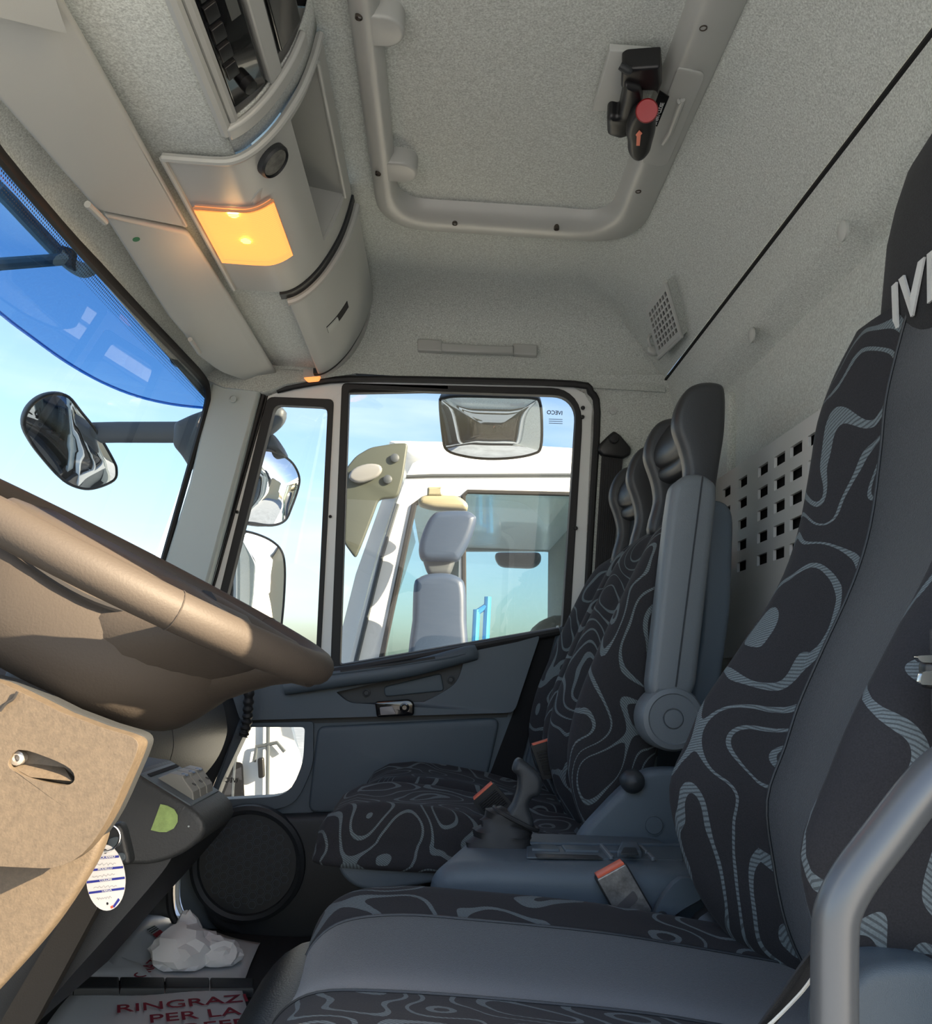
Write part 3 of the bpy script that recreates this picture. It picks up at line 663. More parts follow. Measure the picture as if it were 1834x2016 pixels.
# latch
zl = 1.02
add('latch_plate', slab([PZ(1200, 86, zl), PZ(1282, 92, zl), PZ(1270, 206, zl), PZ(1166, 208, zl)], V((0, 0, -.012)), .003), M_beige, parent=hatch)
add('plate_groove', tube(cat([PZ(1200, 80, pz), PZ(1168, 88, pz), PZ(1155, 110, pz), PZ(1140, 160, pz), PZ(1142, 200, pz), PZ(1172, 210, pz)], n=4), .0045, 6), M_dark2, parent=hatch)
Zb = lambda pts, z: [PZ(a, b, z) for a, b in pts]
la = add('latch_bracket', slab(rc(Zb([(1224, 104), (1234, 97), (1300, 92), (1303, 130), (1296, 150), (1288, 142), (1250, 142), (1234, 146), (1223, 135)], 1.0), .004), V((0, 0, -.035)), .005), M_black, parent=hatch)
add('latch_arm', slab(rc(Zb([(1230, 136), (1262, 144), (1266, 165), (1262, 200), (1258, 215), (1240, 240), (1222, 246), (1196, 238), (1195, 205), (1202, 198), (1218, 202), (1226, 165)], .985), .006), V((0, 0, -.03)), .009), M_black, parent=hatch)
add('latch_pin', lathe(PZ(1233, 137, .962), (1, .2, -.4), [(.006, -.012), (.007, .004), (.004, .009), (0, .010)], 14), M_dark2, parent=hatch)
add('latch_handle', pillow(rc(Zb([(1256, 190), (1290, 200), (1292, 235), (1284, 262), (1280, 280), (1266, 295), (1248, 296), (1235, 280), (1236, 255), (1230, 240), (1240, 210)], .96), .02), V((0, 0, -.026)), .010), M_black, parent=hatch)
add('release_button', lathe(PZ(1273, 218, .932), ray(1273, 218) * -1, [(.0185, -.02), (.0185, .002), (.0165, .006), (.010, .0055), (0, .005)], 28), M_red, parent=hatch)
ar = Zb([(1252, 286), (1253, 268), (1251, 265), (1258, 256), (1264, 262), (1261, 265), (1259, 286)], .9325)
add('arrow_mark', slab(ar, V((0, 0, -.001))), M_orange, parent=hatch)
# instruction label on the frame
lb = Zb([(1296, 178), (1316, 190), (1294, 247), (1283, 242)], .970); 
zq = .985
lbq = [PZ(1298, 177, zq), PZ(1317, 189, zq), PZ(1293, 248, zq), PZ(1276, 240, zq)]
lab_ = add('instruction_label', slab(lbq, V((0, 0, -.0015))), M_gloss, parent=hatch)
ru = (lbq[0] - lbq[3]).normalized(); up_ = (lbq[0] - lbq[1]); up_ = (up_ - ru * up_.dot(ru)).normalized()
if ru.cross(up_).z > 0: pass
p0 = lbq[3] * .62 + lbq[2] * .38 + ru * .004 + V((0, 0, -.0022))
sz = .0125
for i, s in enumerate(('PUSH TO', 'OPEN / CLOSE')):
    st_ = (lbq[3] + (lbq[2] - lbq[3]) * (.42 if i == 0 else .85)) + ru * .003 + V((0, 0, -.0022))
    add('label_text', text_geo(s, st_, ru, up_, .0095, .0004, bold=.02), M_inkw, parent=lab_)
# the raised cover on the right rail of the hatch
add('rail_cover', slab(rc(Zb([(1334, 130), (1383, 141), (1386, 152), (1315, 320), (1300, 326), (1262, 318)], .998), .008), V((0, 0, -.003)), .002), M_beige2, parent=hatch)
add('rail_rib', tube(Zb([(1335, 200), (1343, 196), (1318, 262), (1305, 282)], .992), .005, 8), M_beige2, parent=hatch)

# ---------------------------------------------------------------- grab handle over the door, vent, coat hook
def sideY(z): 
    best = min(side_sec, key=lambda q: abs(q[1] - z)); return best[0]
gh = thing('ceiling_handle', PY(940, 688, 2.30), 'flat grey grab handle on the cloth above the passenger door', 'handle')
for a in (((822, 672), (870, 675), (870, 698), (822, 695)), ((1008, 681), (1056, 684), (1056, 706), (1008, 703))):
    add('end_block', slab(rc(pix(a, 2.312), .006), V((0, -.022, 0)), .004), M_beige2, parent=gh)
add('grip', slab(pix([(868, 678), (940, 682), (1010, 684), (1010, 700), (940, 698), (868, 695)], 2.296), V((0, -.014, 0)), .005), M_beige2, parent=gh)
vq = [V((.487, 1.92, .951)), V((.560, 2.04, .871)), V((.541, 2.196, .871)), V((.477, 2.08, .951))]
vq = [p - V((.4, .45, .6)).normalized() * .026 for p in vq]
vn = newell(vq); vn = vn if vn.dot(vq[0]) < 0 else -vn
vent = thing('air_vent', vq[2], 'small square-holed beige vent grille in the rear ceiling corner', 'vent')
bl = lambda s, t_: (vq[0] * (1 - s) + vq[1] * s) * (1 - t_) + (vq[3] * (1 - s) + vq[2] * s) * t_
holes = []
for i in range(7):
    for j in range(7):
        s0, t0 = .12 + i * .113, .09 + j * .122
        holes.append([bl(s0, t0), bl(s0 + .075, t0), bl(s0 + .075, t0 + .075), bl(s0, t0 + .075)])
add('grille', holed(vq, holes, vn * .006), M_beige, parent=vent, smooth=False)
add('duct', slab(inset(vq, .003), vn * .001), M_dkrec, parent=vent, smooth=False)
add('frame_lip', tube([vq[0] + vn * .006, vq[1] + vn * .006, vq[2] + vn * .006], .0055, 8), M_beige, parent=vent)
add('backing', slab([p - vn * .0 for p in vq], -vn * .05), M_head, parent=vent, smooth=False)
hk = PY(1288, 690, 2.20)
h_ = tag(add('coat_hook', join(pillow(rc([PY(a, b, 2.20) for a, b in ((1274, 680), (1284, 676), (1300, 684), (1300, 696), (1286, 698), (1275, 692))], .006), V((0, .02, 0)), .006), tube(cat([PY(1280, 682, 2.195), PY(1276, 668, 2.185), PY(1282, 660, 2.19), PY(1288, 672, 2.20)]), .005, 8)), M_beige), 'small beige coat hook below the vent grille', 'hook')

# ================================================================ SEATS
def seat_ring(z, xc_, tip, thick, y0, y1, lean=0, n=4, bw=.11):
    """cross-section of a backrest at height z; returns the ring (front from near to far, then the back)"""
    ym = (y0 + y1) / 2; w = y1 - y0; bw = min(bw, w * .34)
    p = [(xc_ + thick, y0 + .04), (xc_ + thick * .45, y0), (xc_ - tip * .55, y0 + .006), (xc_ - tip, y0 + bw * .36), (xc_ - tip * .6, y0 + bw * .75), (xc_ + .002, y0 + bw * 1.12),
         (xc_ + .010, ym), (xc_ + .002, y1 - bw * 1.12), (xc_ - tip * .6, y1 - bw * .75), (xc_ - tip, y1 - bw * .36), (xc_ - tip * .55, y1 - .006), (xc_ + thick * .45, y1), (xc_ + thick, y1 - .04)]
    return cat([V((a, b, z)) for a, b in p], True, n)
def backrest(rows, nsub=4, n=4):
    """rows: (z, x centre, tip, thickness, y0, y1); smooth loft with face strips marked bolster / centre"""
    R = []
    for i in range(len(rows) - 1):
        a, b, c, d = rows[max(i - 1, 0)], rows[i], rows[i + 1], rows[min(i + 2, len(rows) - 1)]
        for k in range(nsub):
            t = k / nsub
            R.append([.5 * (2 * q + (r - p) * t + (2 * p - 5 * q + 4 * r - s) * t * t + (3 * q - p - 3 * r + s) * t ** 3) for p, q, r, s in zip(a, b, c, d)])
    R.append(rows[-1]); rings = [seat_ring(*r[:6], n=n) for r in R]
    return rings, R
# ---- driver's seat
ds = thing('driver_seat', (.15, .9, -.62), 'high-backed driver seat with swirl-patterned bolsters, at the right', 'seat')
def XP(px, py, y): return PY(px, py, y)
sil = [(1548, 1935, 1.08), (1440, 1850, 1.10), (1372, 1765, 1.11), (1330, 1660, 1.12), (1309, 1545, 1.12), (1345, 1450, 1.12), (1378, 1375, 1.12), (1440, 1285, 1.11), (1520, 1160, 1.10), (1560, 1055, 1.095), (1586, 925, 1.09), (1603, 830, 1.08), (1640, 735, 1.07), (1690, 650, 1.05)]
tipd = [.03, .05, .07, .085, .092, .09, .085, .07, .055, .05, .045, .04, .03, .012]
rows = []
for (a, b, y), t in zip(sil, tipd):
    p = PY(a, b, y); rows.append((p.z, p.x + t, t, .11, 1.80 - y - .02, y + .02))
rings, R = backrest(rows)
n_ = len(rings[0]); v, f = loft(rings)
mi = []
for i in range(len(rings) - 1):
    for j in range(n_):
        seg = j / 4.0; mi.append(1 if 5.0 <= seg < 7.0 else 0)
add('backrest', (v, f), [M_fab, M_plain], parent=ds, midx=mi + [0, 0], angle=1.2)
for sg in (5.0, 7.0):
    k_ = int(sg * 4); add('seam', tube([r[k_] + V((-.0015, 0, 0)) for r in rings], .0018, 6), M_dark2, parent=ds)
# headrest: plain centre rising out of the backrest
hsil = [(1700, 860, 1.045), (1700, 740, 1.045), (1700, 640, 1.045), (1703, 600, 1.04), (1712, 500, 1.035), (1728, 430, 1.03), (1748, 370, 1.02), (1782, 318, 1.0), (1822, 285, .97), (1850, 272, .93)]
hr = []
for (a, b, y) in hsil:
    p = PY(a, b, y); hr.append((p.z, p.x + (.05 if b > 800 else .022 if b > 700 else .006), .004, .10, 1.80 - y, y))
hrings = []
for i, r in enumerate(hr):
    z, x, t, th_, y0, y1 = r; rr_ = .035
    pts = [(x + th_, y0 + .01), (x + th_ * .3, y0), (x, y0 + rr_), (x - .008, (y0 + y1) / 2), (x, y1 - rr_), (x + th_ * .3, y1), (x + th_, y1 - .01)]
    hrings.append(cat([V((a, b, z)) for a, b in pts], True, 4))
last = hrings[-1]; c = sum(last, V((0, 0, 0))) / len(last)
hrings.append([c + (p - c) * .75 + V((.01, 0, .010)) for p in last]); hrings.append([c + (p - c) * .3 + V((.012, 0, .014)) for p in last])
M_hcl = mat('dark_headrest_cloth', (.026, .026, .027), .93, bump=(800, .5), vary=(500, .7, 1.3), spec=.15, sheen=.06)
hd = add('headrest', loft(hrings), M_hcl, parent=ds, angle=1.2)
# embroidered maker's name on the headrest
pa = PY(1743, 668, 1.012); q = PY(1743, 668, 1.012)
rgt = V((.0, -1, 0)); upv = V((.10, 0, 1)).normalized()
def head_x(z):
    zs = [(r[0], r[1]) for r in hr]; zs.sort()
    for (a, xa), (b, xb) in zip(zs, zs[1:]):
        if a <= z <= b: return xa + (xb - xa) * (z - a) / (b - a)
    return zs[-1][1]
tv, tf = text_geo('IVECO', V((0, .984, pa.z - .002)), rgt, V((0, 0, 1)), .068, .0025, shear=.25, bold=.022, space=1.10)
tv = [V((p.x, .984 + (p.y - .984) * 1.22, p.z)) for p in tv]
tv = [V((head_x(p.z) - .0130 + p.x + .006 * ((p.y - .9) / .11) ** 2, p.y, p.z)) for p in tv]
add('embroidered_name', (tv, tf), M_silver, parent=hd, smooth=False)
# cushion
def cush(rowsx, y0, y1, cr, zb, bol=.03, n=5, bw=.10, bn=None):
    bn = bn or bw
    rings = []
    for (x, zt, ins, zbb) in rowsx:
        a, b = y0 + ins, y1 - ins; w = b - a
        p = [(a + .012, zbb), (a, (zt + zbb) / 2), (a + .012, zt - .01), (a + .045, zt + bol), (a + bn, zt + bol * .45), ((a + b) / 2, zt), (b - bw, zt + bol * .45), (b - .045, zt + bol), (b - .012, zt - .01), (b, (zt + zbb) / 2), (b - .012, zbb)]
        rings.append(cat([V((x, yy, z)) for yy, z in p], True, n))
    return rings
crow = [(-.142, -.40, .05, -.42), (-.140, -.360, .035, -.43), (-.128, -.326, .02, -.44), (-.095, -.303, .01, -.44), (-.03, -.296, .0, -.44), (.06, -.298, 0, -.44), (.20, -.305, 0, -.44), (.32, -.318, .0, -.44), (.46, -.33, .02, -.44)]
cr_ = []
for i in range(len(crow) - 1):
    A_, D_ = crow[max(i - 1, 0)], crow[min(i + 2, len(crow) - 1)]
    for k in range(5):
        t = k / 5; cr_.append(tuple(.5 * (2 * q + (r - p) * t + (2 * p - 5 * q + 4 * r - w_) * t * t + (3 * q - p - 3 * r + w_) * t ** 3) for p, q, r, w_ in zip(A_, crow[i], crow[i + 1], D_)))
cr_.append(crow[-1])
rings = cush(cr_, .635, 1.165, 0, 0, bol=.026, bw=.125, bn=.165)
v, f = loft(rings); nn_ = len(rings[0]); mi = []
for i in range(len(rings) - 1):
    for j in range(nn_):
        seg = j / 5.0
        mi.append(1 if 4.0 <= seg < 6.0 else 0)
add('cushion', (v, f), [M_fab, M_plain, M_vinyl], parent=ds, midx=mi + [2, 0], angle=1.2)
for sg in (4, 6):
    add('seam', tube([r[sg * 5] + V((0, 0, .0008)) for r in rings[3:-1]], .0018, 6), M_dark2, parent=ds)
add('cushion_front', pillow(cat([V((-.105, .65, -.325)), V((-.165, .65, -.338)), V((-.205, .65, -.42)), V((-.195, .65, -.60)), V((-.08, .65, -.60)), V((-.07, .65, -.36))], True, 4), V((0, .47, 0)), .06), M_vinyl, parent=ds, angle=1.2)
sew = []
for yy in (.745, 1.055):
    pass
add('suspension_base', slab(rc([V((-.10, .68, -.69)), V((-.10, 1.12, -.69)), V((.42, 1.12, -.69)), V((.42, .68, -.69))], .04), V((0, 0, .27)), .02), M_dark2, parent=ds)
add('side_shell', pillow(rc(pix([(1640, 1985), (1690, 1915), (1760, 1895), (1900, 1900), (1900, 2120), (1640, 2120)], .63), .03), V((0, .05, 0)), .01), M_dark, parent=ds)
# hip rest near side: belt strap with pale piping hanging from the seat
add('lap_strap', tube(cat([PY(1640, 1835, .60), PY(1605, 1880, .62), PY(1560, 1945, .63), PY(1500, 2030, .64)], n=5), .022, 10, flat=.15, up=(.6, 0, .6)), M_web, parent=ds)
add('pale_piping', tube(cat([PY(1612, 1903, .60), PY(1580, 1950, .61), PY(1520, 2012, .615), PY(1490, 2035, .62)], n=5), .0013, 6), mat('pale_piping', (.55, .53, .47), .6), parent=ds)
add('recliner_bracket', slab(cat(pix([(1340, 1730), (1300, 1775), (1288, 1815), (1310, 1815), (1345, 1790), (1385, 1765), (1380, 1740)], 1.17), True, 3), V((0, .02, 0)), .006), M_dark, parent=ds)
add('bracket_bolt', lathe(PY(1303, 1806, 1.165), (0, -1, 0), [(.008, 0), (.007, .005), (0, .006)], 14), M_dark2, parent=ds)
add('recliner_joint', lathe(PY(1430, 1865, 1.14), (0, -1, 0), [(.05, -.02), (.05, .0), (.02, .02), (.02, .03), (0, .03)], 20), M_black, parent=ds)
add('joint_bolt', lathe(PY(1418, 1835, 1.12), (0, -1, 0), [(.006, -.03), (.006, .004), (0, .005)], 12), M_chrome, parent=ds)
add('joint_bolt', lathe(PY(1440, 1862, 1.10), (0, -1, 0), [(.005, -.03), (.005, .004), (0, .005)], 12), M_chrome, parent=ds)

# ---- passenger bench: two backs, two headrests, one cushion
ps = thing('passenger_seat', (.15, 1.85, -.62), 'double passenger seat with swirl cloth, two open headrests and raised armrest', 'seat')
crow = [(-.205, -.318, .05, -.332), (-.20, -.296, .03, -.336), (-.185, -.272, .015, -.338), (-.15, -.252, .006, -.34), (-.09, -.244, 0, -.34), (.0, -.248, 0, -.34), (.10, -.262, 0, -.34), (.20, -.285, 0, -.34), (.34, -.30, .0, -.34), (.45, -.31, .02, -.34)]
cr_ = []
for i in range(len(crow) - 1):
    for k in range(3):
        t = k / 3; cr_.append(tuple(p * (1 - t) + q * t for p, q in zip(crow[i], crow[i + 1])))
cr_.append(crow[-1])
for (a, b) in ((1.49, 1.865), (1.87, 2.27)):
    off_ = 0 if a < 1.6 else .03
    rings = cush([(x + off_, zt, i_, zb) for x, zt, i_, zb in cr_], a, b, 0, 0, bol=.012, bw=.09)
    add('cushion', loft(rings), M_fab2, parent=ps, angle=1.2)
add('seat_shell', pillow(rc(pix([(662, 1686), (668, 1722), (700, 1750), (745, 1756), (860, 1738), (960, 1718), (1180, 1718), (1180, 1680), (900, 1682)], 1.49), [.01, .02, .03, .03, .03, .03, 0, 0, 0]), V((0, .76, 0)), .008), M_dark, parent=ps)
add('seat_box', slab(rc([V((-.02, 1.52, -.69)), V((-.02, 2.22, -.69)), V((.45, 2.22, -.69)), V((.45, 1.52, -.69))], .03), V((0, 0, .32)), .02), M_dark2, parent=ps)
pr = [(-.29, .30, .02, .12), (-.22, .275, .03, .12), (-.14, .268, .04, .12), (-.05, .285, .045, .11), (.05, .315, .04, .10), (.15, .350, .034, .095), (.24, .385, .028, .09), (.285, .405, .02, .08), (.31, .425, .008, .06)]
for (a, b, dz, dx) in ((1.50, 1.865, 0, 0), (1.875, 2.25, .0, .0)):
    rows = [(z + dz * max(0, z) / .3, x + dx, t, th_, a + (.012 if z > .28 else 0), b - (.012 if z > .28 else 0)) for z, x, t, th_ in pr]
    rings, R = backrest(rows, 4, 4)
    add('backrest', loft(rings), M_fab2, parent=ps, angle=1.2)
# backshell behind the near back
add('back_shell', pillow(rc(pix([(1395, 982), (1428, 985), (1446, 1010), (1440, 1200), (1420, 1345), (1395, 1440), (1350, 1440), (1380, 1250)], 1.50), [.02, .03, .03, .03, .03, .02, .02, .03]), V((0, .34, 0)), .012), M_dark, parent=ps)
# headrests
def headrest(y0, y1, dx, dz, hp):
    out = [(1383, 750), (1418, 752), (1430, 772), (1429, 844), (1420, 905), (1413, 951), (1404, 1010), (1340, 1010), (1352, 938), (1350, 906), (1343, 879), (1331, 844), (1330, 819), (1338, 790), (1356, 762)]
    prof = [PY(a, b, 1.505) for a, b in out]; prof = [V((p.x + dx, y0, p.z + dz)) for p in prof]
    sm = cat(prof, True, 4); W_ = y1 - y0; wall = .045
    # two side cheeks
    for s_ in (0, 1):
        y = y0 if s_ == 0 else y1 - wall
        add('headrest_cheek', pillow([V((p.x, y, p.z)) for p in sm], V((0, wall, 0)), .014), M_dark2 if False else hp, parent=ps, angle=1.0)
    # hollow centre: back pad behind the cheeks with an open slot under a cross bar
    xb = max(p.x for p in prof)
    def strip(pts, th_):
        rings = []
        for k in range(9):
            y = y0 + .02 + (W_ - .04) * k / 8; e = 1 - (2 * k / 8 - 1) ** 2
            rings.append([V((a + .022 * e, y, b)) for a, b in pts])
        return loft([cat(r, True, 3) for r in rings])
    zt = max(p.z for p in prof); xf = min(p.x for p in prof)
    add('headrest_pad', strip([(xf + .012, zt - .06), (xf + .05, zt - .006), (xb - .01, zt - .012), (xb - .006, zt - .10), (xf + .055, zt - .115), (xf + .012, zt - .105)], 0), hp, parent=ps, angle=1.2)
    add('headrest_pad', strip([(xf + .020, zt - .112), (xf + .05, zt - .10), (xb - .02, zt - .10), (xb - .025, zt - .15), (xf + .05, zt - .145), (xf + .022, zt - .135)], 0), hp, parent=ps, angle=1.2)
    add('headrest_foot', strip([(xf + .025, zt - .215), (xf + .045, zt - .200), (xb - .025, zt - .205), (xb - .03, zt - .255), (xf + .03, zt - .255)], 0), hp, parent=ps, angle=1.2)
    add('headrest_back', strip([(xb - .045, zt - .10), (xb - .022, zt - .10), (xb - .034, zt - .23), (xb - .055, zt - .23)], 0), M_dark2, parent=ps, angle=1.2)
M_hr = mat('headrest_foam_skin', (.030, .031, .033), .42, bump=(500, .2))
headrest(1.505, 1.775, 0, 0, M_hr)
headrest(1.900, 2.150, 0, -.012, M_hr)
# raised armrest with its pivot
arm = add('armrest', pillow(rc(pix([(1352, 932), (1385, 930), (1413, 952), (1412, 990), (1372, 1350), (1362, 1372), (1282, 1372), (1278, 1345), (1318, 1000), (1326, 950)], 1.435), [.01, .015, .01, .01, .01, .01, .01, .01, .02, .012]), V((0, .055, 0)), .014), M_arm, parent=ps)
add('armrest_seam', tube(pix([(1383, 938), (1380, 960), (1330, 1352)], 1.434), .0014, 6), M_dark2, parent=arm)
add('armrest_pivot', lathe(PY(1314, 1413, 1.47), (0, -1, 0), [(.054, -.02), (.054, .028), (.050, .036), (.042, .038), (.040, .036), (.0175, .036), (.017, .033), (.016, .033), (.015, .037), (0, .0375)], 40), M_arm, parent=ps)
# side cover of the bench with knob and plug
scv = add('side_cover', slab(rc(pix([(1122, 1678), (1134, 1640), (1150, 1618), (1212, 1552), (1240, 1530), (1262, 1512), (1300, 1508), (1400, 1512), (1400, 1690), (1124, 1690)], 1.47), [.0, .02, .02, .03, .01, .02, .02, 0, 0, 0]), V((0, -.035, 0)), .012, 4), M_dark, parent=ps)
add('recliner_knob', lathe(PY(1240, 1537, 1.44), (.15, -1, .05), [(.012, -.02), (.014, .0), (.019, .004), (.020, .012), (.017, .022), (.010, .028), (0, .030)], 20), M_dark2, parent=ps)
add('cover_plug', lathe(PY(1287, 1625, 1.434), (0, -1, 0), [(.0165, 0), (.0165, .001), (.0150, .0012), (.0148, -.0005), (.0135, .0015), (0, .0015)], 28), M_dark, parent=scv)

# ================================================================ CONSOLE, GEAR LEVER, BUCKLES
gc = thing('gear_console', (.2, 1.3, -.60), 'dark grey centre console between the two seats', 'console')
zt_ = -.268
prof = [PY(a, b, 1.20) for a, b in ((835, 1900), (838, 1755), (852, 1722), (880, 1704), (930, 1700), (1420, 1716), (1420, 1900))]
zc_ = PY(1000, 1700, 1.20).z
cb = pillow(rc(prof, [.03, .05, .04, .04, .04, .05, .03]), V((0, .26, 0)), .026, 5)
for p in cb[0]:
    p.x += .085 * max(0, min(1, (p.y - 1.2) / .26)) ** 1.3 * max(0, min(1, (.10 - p.x) / .12))
add('console_body', cb, M_dark, parent=gc, angle=1.1)
zt_ = zc_ + .0
def top_quad(pts): return [PZ(a, b, zt_ + .0005) for a, b in pts]
def pad(nm, pts, h, m, r=.002): return add(nm, slab(rc(top_quad(pts), .003), V((0, 0, h)), r), m, parent=gc)
pad('console_top', [(1036, 1690), (1036, 1662), (1340, 1666), (1345, 1696)], .002, M_dark)
zt_ += .002
for q in (((1048, 1666), (1092, 1667), (1102, 1677), (1046, 1675)), ((1104, 1667), (1168, 1669), (1180, 1679), (1112, 1677)), ((1186, 1669), (1218, 1670), (1222, 1680), (1196, 1679))):
    pad('tray_pad', q, .0035, M_dark)
pad('pen_tray', ((1052, 1681), (1176, 1684), (1188, 1692), (1056, 1689)), .0008, M_dark2)
for q in (((1179, 1667), (1185, 1667), (1208, 1692), (1200, 1692)), ((1256, 1669), (1263, 1669), (1276, 1681), (1269, 1681)), ((1272, 1684), (1279, 1684), (1290, 1695), (1282, 1695))):
    pad('divider_rib', q, .005, M_arm, .0015)
pad('divider_rib', ((1030, 1661), (1345, 1665), (1345, 1667), (1030, 1663)), .004, M_dark)
pad('socket_cover', ((1222, 1669), (1256, 1670), (1263, 1688), (1214, 1687)), .010, M_dark, .004)
zt_ += .010
pad('socket_lid', ((1227, 1671), (1252, 1672), (1257, 1684), (1221, 1683)), .0025, M_dark2, .001)
zt_ -= .010
gl = thing('gear_lever', PY(985, 1690, 1.33), 'black gear lever with curved grip rising from a rubber bellows', 'gear lever')
lev = [(905, 1046, 1690, 0), (912, 1047, 1676, 0), (905, 1047, 1668, 4), (925, 1046, 1656, 6), (915, 1044, 1642, 8), (938, 1046, 1636, 10), (932, 1040, 1622, 12), (952, 1046, 1618, 14), (950, 1046, 1606, 18), (965, 1052, 1608, 22)]
lev = [(907, 1046, 1692, 0), (907, 1046, 1680, -1), (920, 1045, 1672, 1), (917, 1045, 1659, 3), (933, 1044, 1652, 6), (930, 1046, 1641, 9), (946, 1044, 1636, 11), (944, 1046, 1625, 13), (954, 1042, 1620, 14), (955, 1046, 1609, 17), (972, 1058, 1612, 22), (984, 1052, 1606, 20)]
rings = []
for k, (xa, xb, yy, tilt) in enumerate(lev):
    a, b = PY(xa, yy - tilt, 1.33), PY(xb, yy + tilt, 1.33); c = (a + b) / 2; u = (b - a) / 2; h = u.length * (.52 if k < 9 else .6)
    rg = []
    for j in range(28):
        t = 2 * PI * j / 28; w_ = 1 + .05 * math.sin(5 * t + k * 1.3) * (1 if k < 9 else .3)
        sq = (abs(math.cos(t)) ** 3 + abs(math.sin(t)) ** 3) ** (-1 / 3)
        rg.append(c + u * math.cos(t) * w_ * min(sq, 1.12) / 1.02 + V((0, h * math.sin(t) * w_ * min(sq, 1.12), 0)))
    rings.append(rg)
add('bellows', loft(rings), M_rub, parent=gl, angle=.9)
rimp = [p for p in rings[-2]]; add('bellows_collar', tube(rimp + [rimp[0]], .0035, 8), M_rub, parent=gl)
kn = [(1018, 1497), (1026, 1495), (1042, 1506), (1060, 1522), (1068, 1538), (1067, 1556), (1061, 1569), (1048, 1574), (1042, 1588), (1045, 1602), (1051, 1618), (1046, 1640), (998, 1612), (1010, 1585), (1019, 1560), (1021, 1540), (1019, 1528), (1010, 1519), (1013, 1505)]
add('grip', pillow(cat(pix(kn, 1.310), True, 3), V((0, .036, 0)), .009, 5), M_dark2, parent=gl, angle=1.0)

def buckle(top_l, top_r, bot_r, bot_l, y, lab, stalk=None, face='ribs'):
    tl, tr, br, bl_ = [PY(*q, y) for q in (top_l, top_r, bot_r, bot_l)]
    c = (tl + tr + br + bl_) / 4; t = thing('seatbelt_buckle', c, lab, 'buckle', 'seatbelt buckles')
    add('housing', slab(rc([tl, tr, br, bl_], .003), V((0, -.001, 0)), 0), M_black, parent=t)
    add('shell', pillow(rc([tl, tr, br, bl_], .005), V((0, .026, 0)), .006), M_black, parent=t)
    u = (tr - tl); w_ = (bl_ - tl)
    add('release_button', slab([tl + u * .08 - V((0, .001, 0)), tr - u * .06 - V((0, .001, 0)), tr - u * .06 + V((0, .020, 0)), tl + u * .08 + V((0, .020, 0))], (-w_).normalized() * .0035, .001), M_bred, parent=t)
    if face == 'ribs':
        for k in range(9):
            f0 = .24 + .078 * k; w0 = tl + w_ * f0 + u * .12; w1 = tr + (br - tr) * f0 - u * .12
            add('grip_rib', tube([w0 + V((0, -.0015, 0)), w1 + V((0, -.0015, 0))], .0016, 6), M_black, parent=t)
    else:
        add('face_plate', slab(rc([tl + u * .04, tr - u * .04, br - u * .04, bl_ + u * .04], .003), V((0, -.004, 0)), .001), M_sticksil, parent=t)
        a = tl + w_ * .62 + u * .12 + V((0, -.0045, 0)); b = tl + w_ * .50 + u * .80 + V((0, -.0045, 0)); d = w_ * .20
        add('stamped_panel', slab(rc([a, b, b + d, a + d], .004), V((0, -.0008, 0)), 0), mat('buckle_stamp', (.12, .11, .11), .4, metal=.4), parent=t)
    if stalk: add('stalk', tube([PY(*q, y + .012) for q in stalk], .007, 10), M_dark2, parent=t)
    return t
buckle((930, 1578), (972, 1541), (1008, 1582), (962, 1622), 1.62, 'black belt buckle with ribbed face, lying on the bench cushion behind the gear lever', [(985, 1602), (1000, 1625)])
buckle((1045, 1469), (1090, 1455), (1103, 1530), (1068, 1535), 1.86, 'black belt buckle with ribbed face, upright between the two passenger backrests', [(1090, 1530), (1098, 1562)])
buckle((1172, 1732), (1232, 1699), (1284, 1790), (1222, 1822), 1.185, 'scuffed silver-faced belt buckle beside the driver cushion', None, 'plate')

# belt on the far pillar
bt = thing('seatbelt', PD(1205, 880), 'black seatbelt webbing hanging from its anchor on the far door pillar', 'seatbelt')
def pdo(pts, off): return [PD(a, b, off) for a, b in pts]
add('anchor_cover', slab(rc(pdo([(1206, 850), (1218, 858), (1240, 884), (1238, 897), (1224, 905), (1184, 900), (1174, 888), (1178, 876), (1196, 858)], .004), .006), -DN * .022, .008), M_black, parent=bt)
add('anchor_bolt', lathe(PD(1208, 864, .024), -DN, [(.014, 0), (.014, .006), (.011, .010), (0, .011)], 18), M_rub, parent=bt)
w0, w1, w2, w3 = PD(1184, 893, .016), PD(1226, 898, .016), PD(1199, 1180, .035), PD(1167, 1172, .035)
add('webbing', slab([w0, w1, w2, w3], -DN * .002), M_web, parent=bt)
for k in range(1, 9):
    t = k / 9; add('weave_rib', tube([w0 * (1 - t) + w1 * t - DN * .003, w3 * (1 - t) + w2 * t - DN * .003], .0010, 5), M_web, parent=bt)
add('belt_stop', slab(rc(pdo([(1157, 1159), (1176, 1164), (1180, 1182), (1162, 1186)], .035), .003), -DN * .014, .004), M_black, parent=bt)

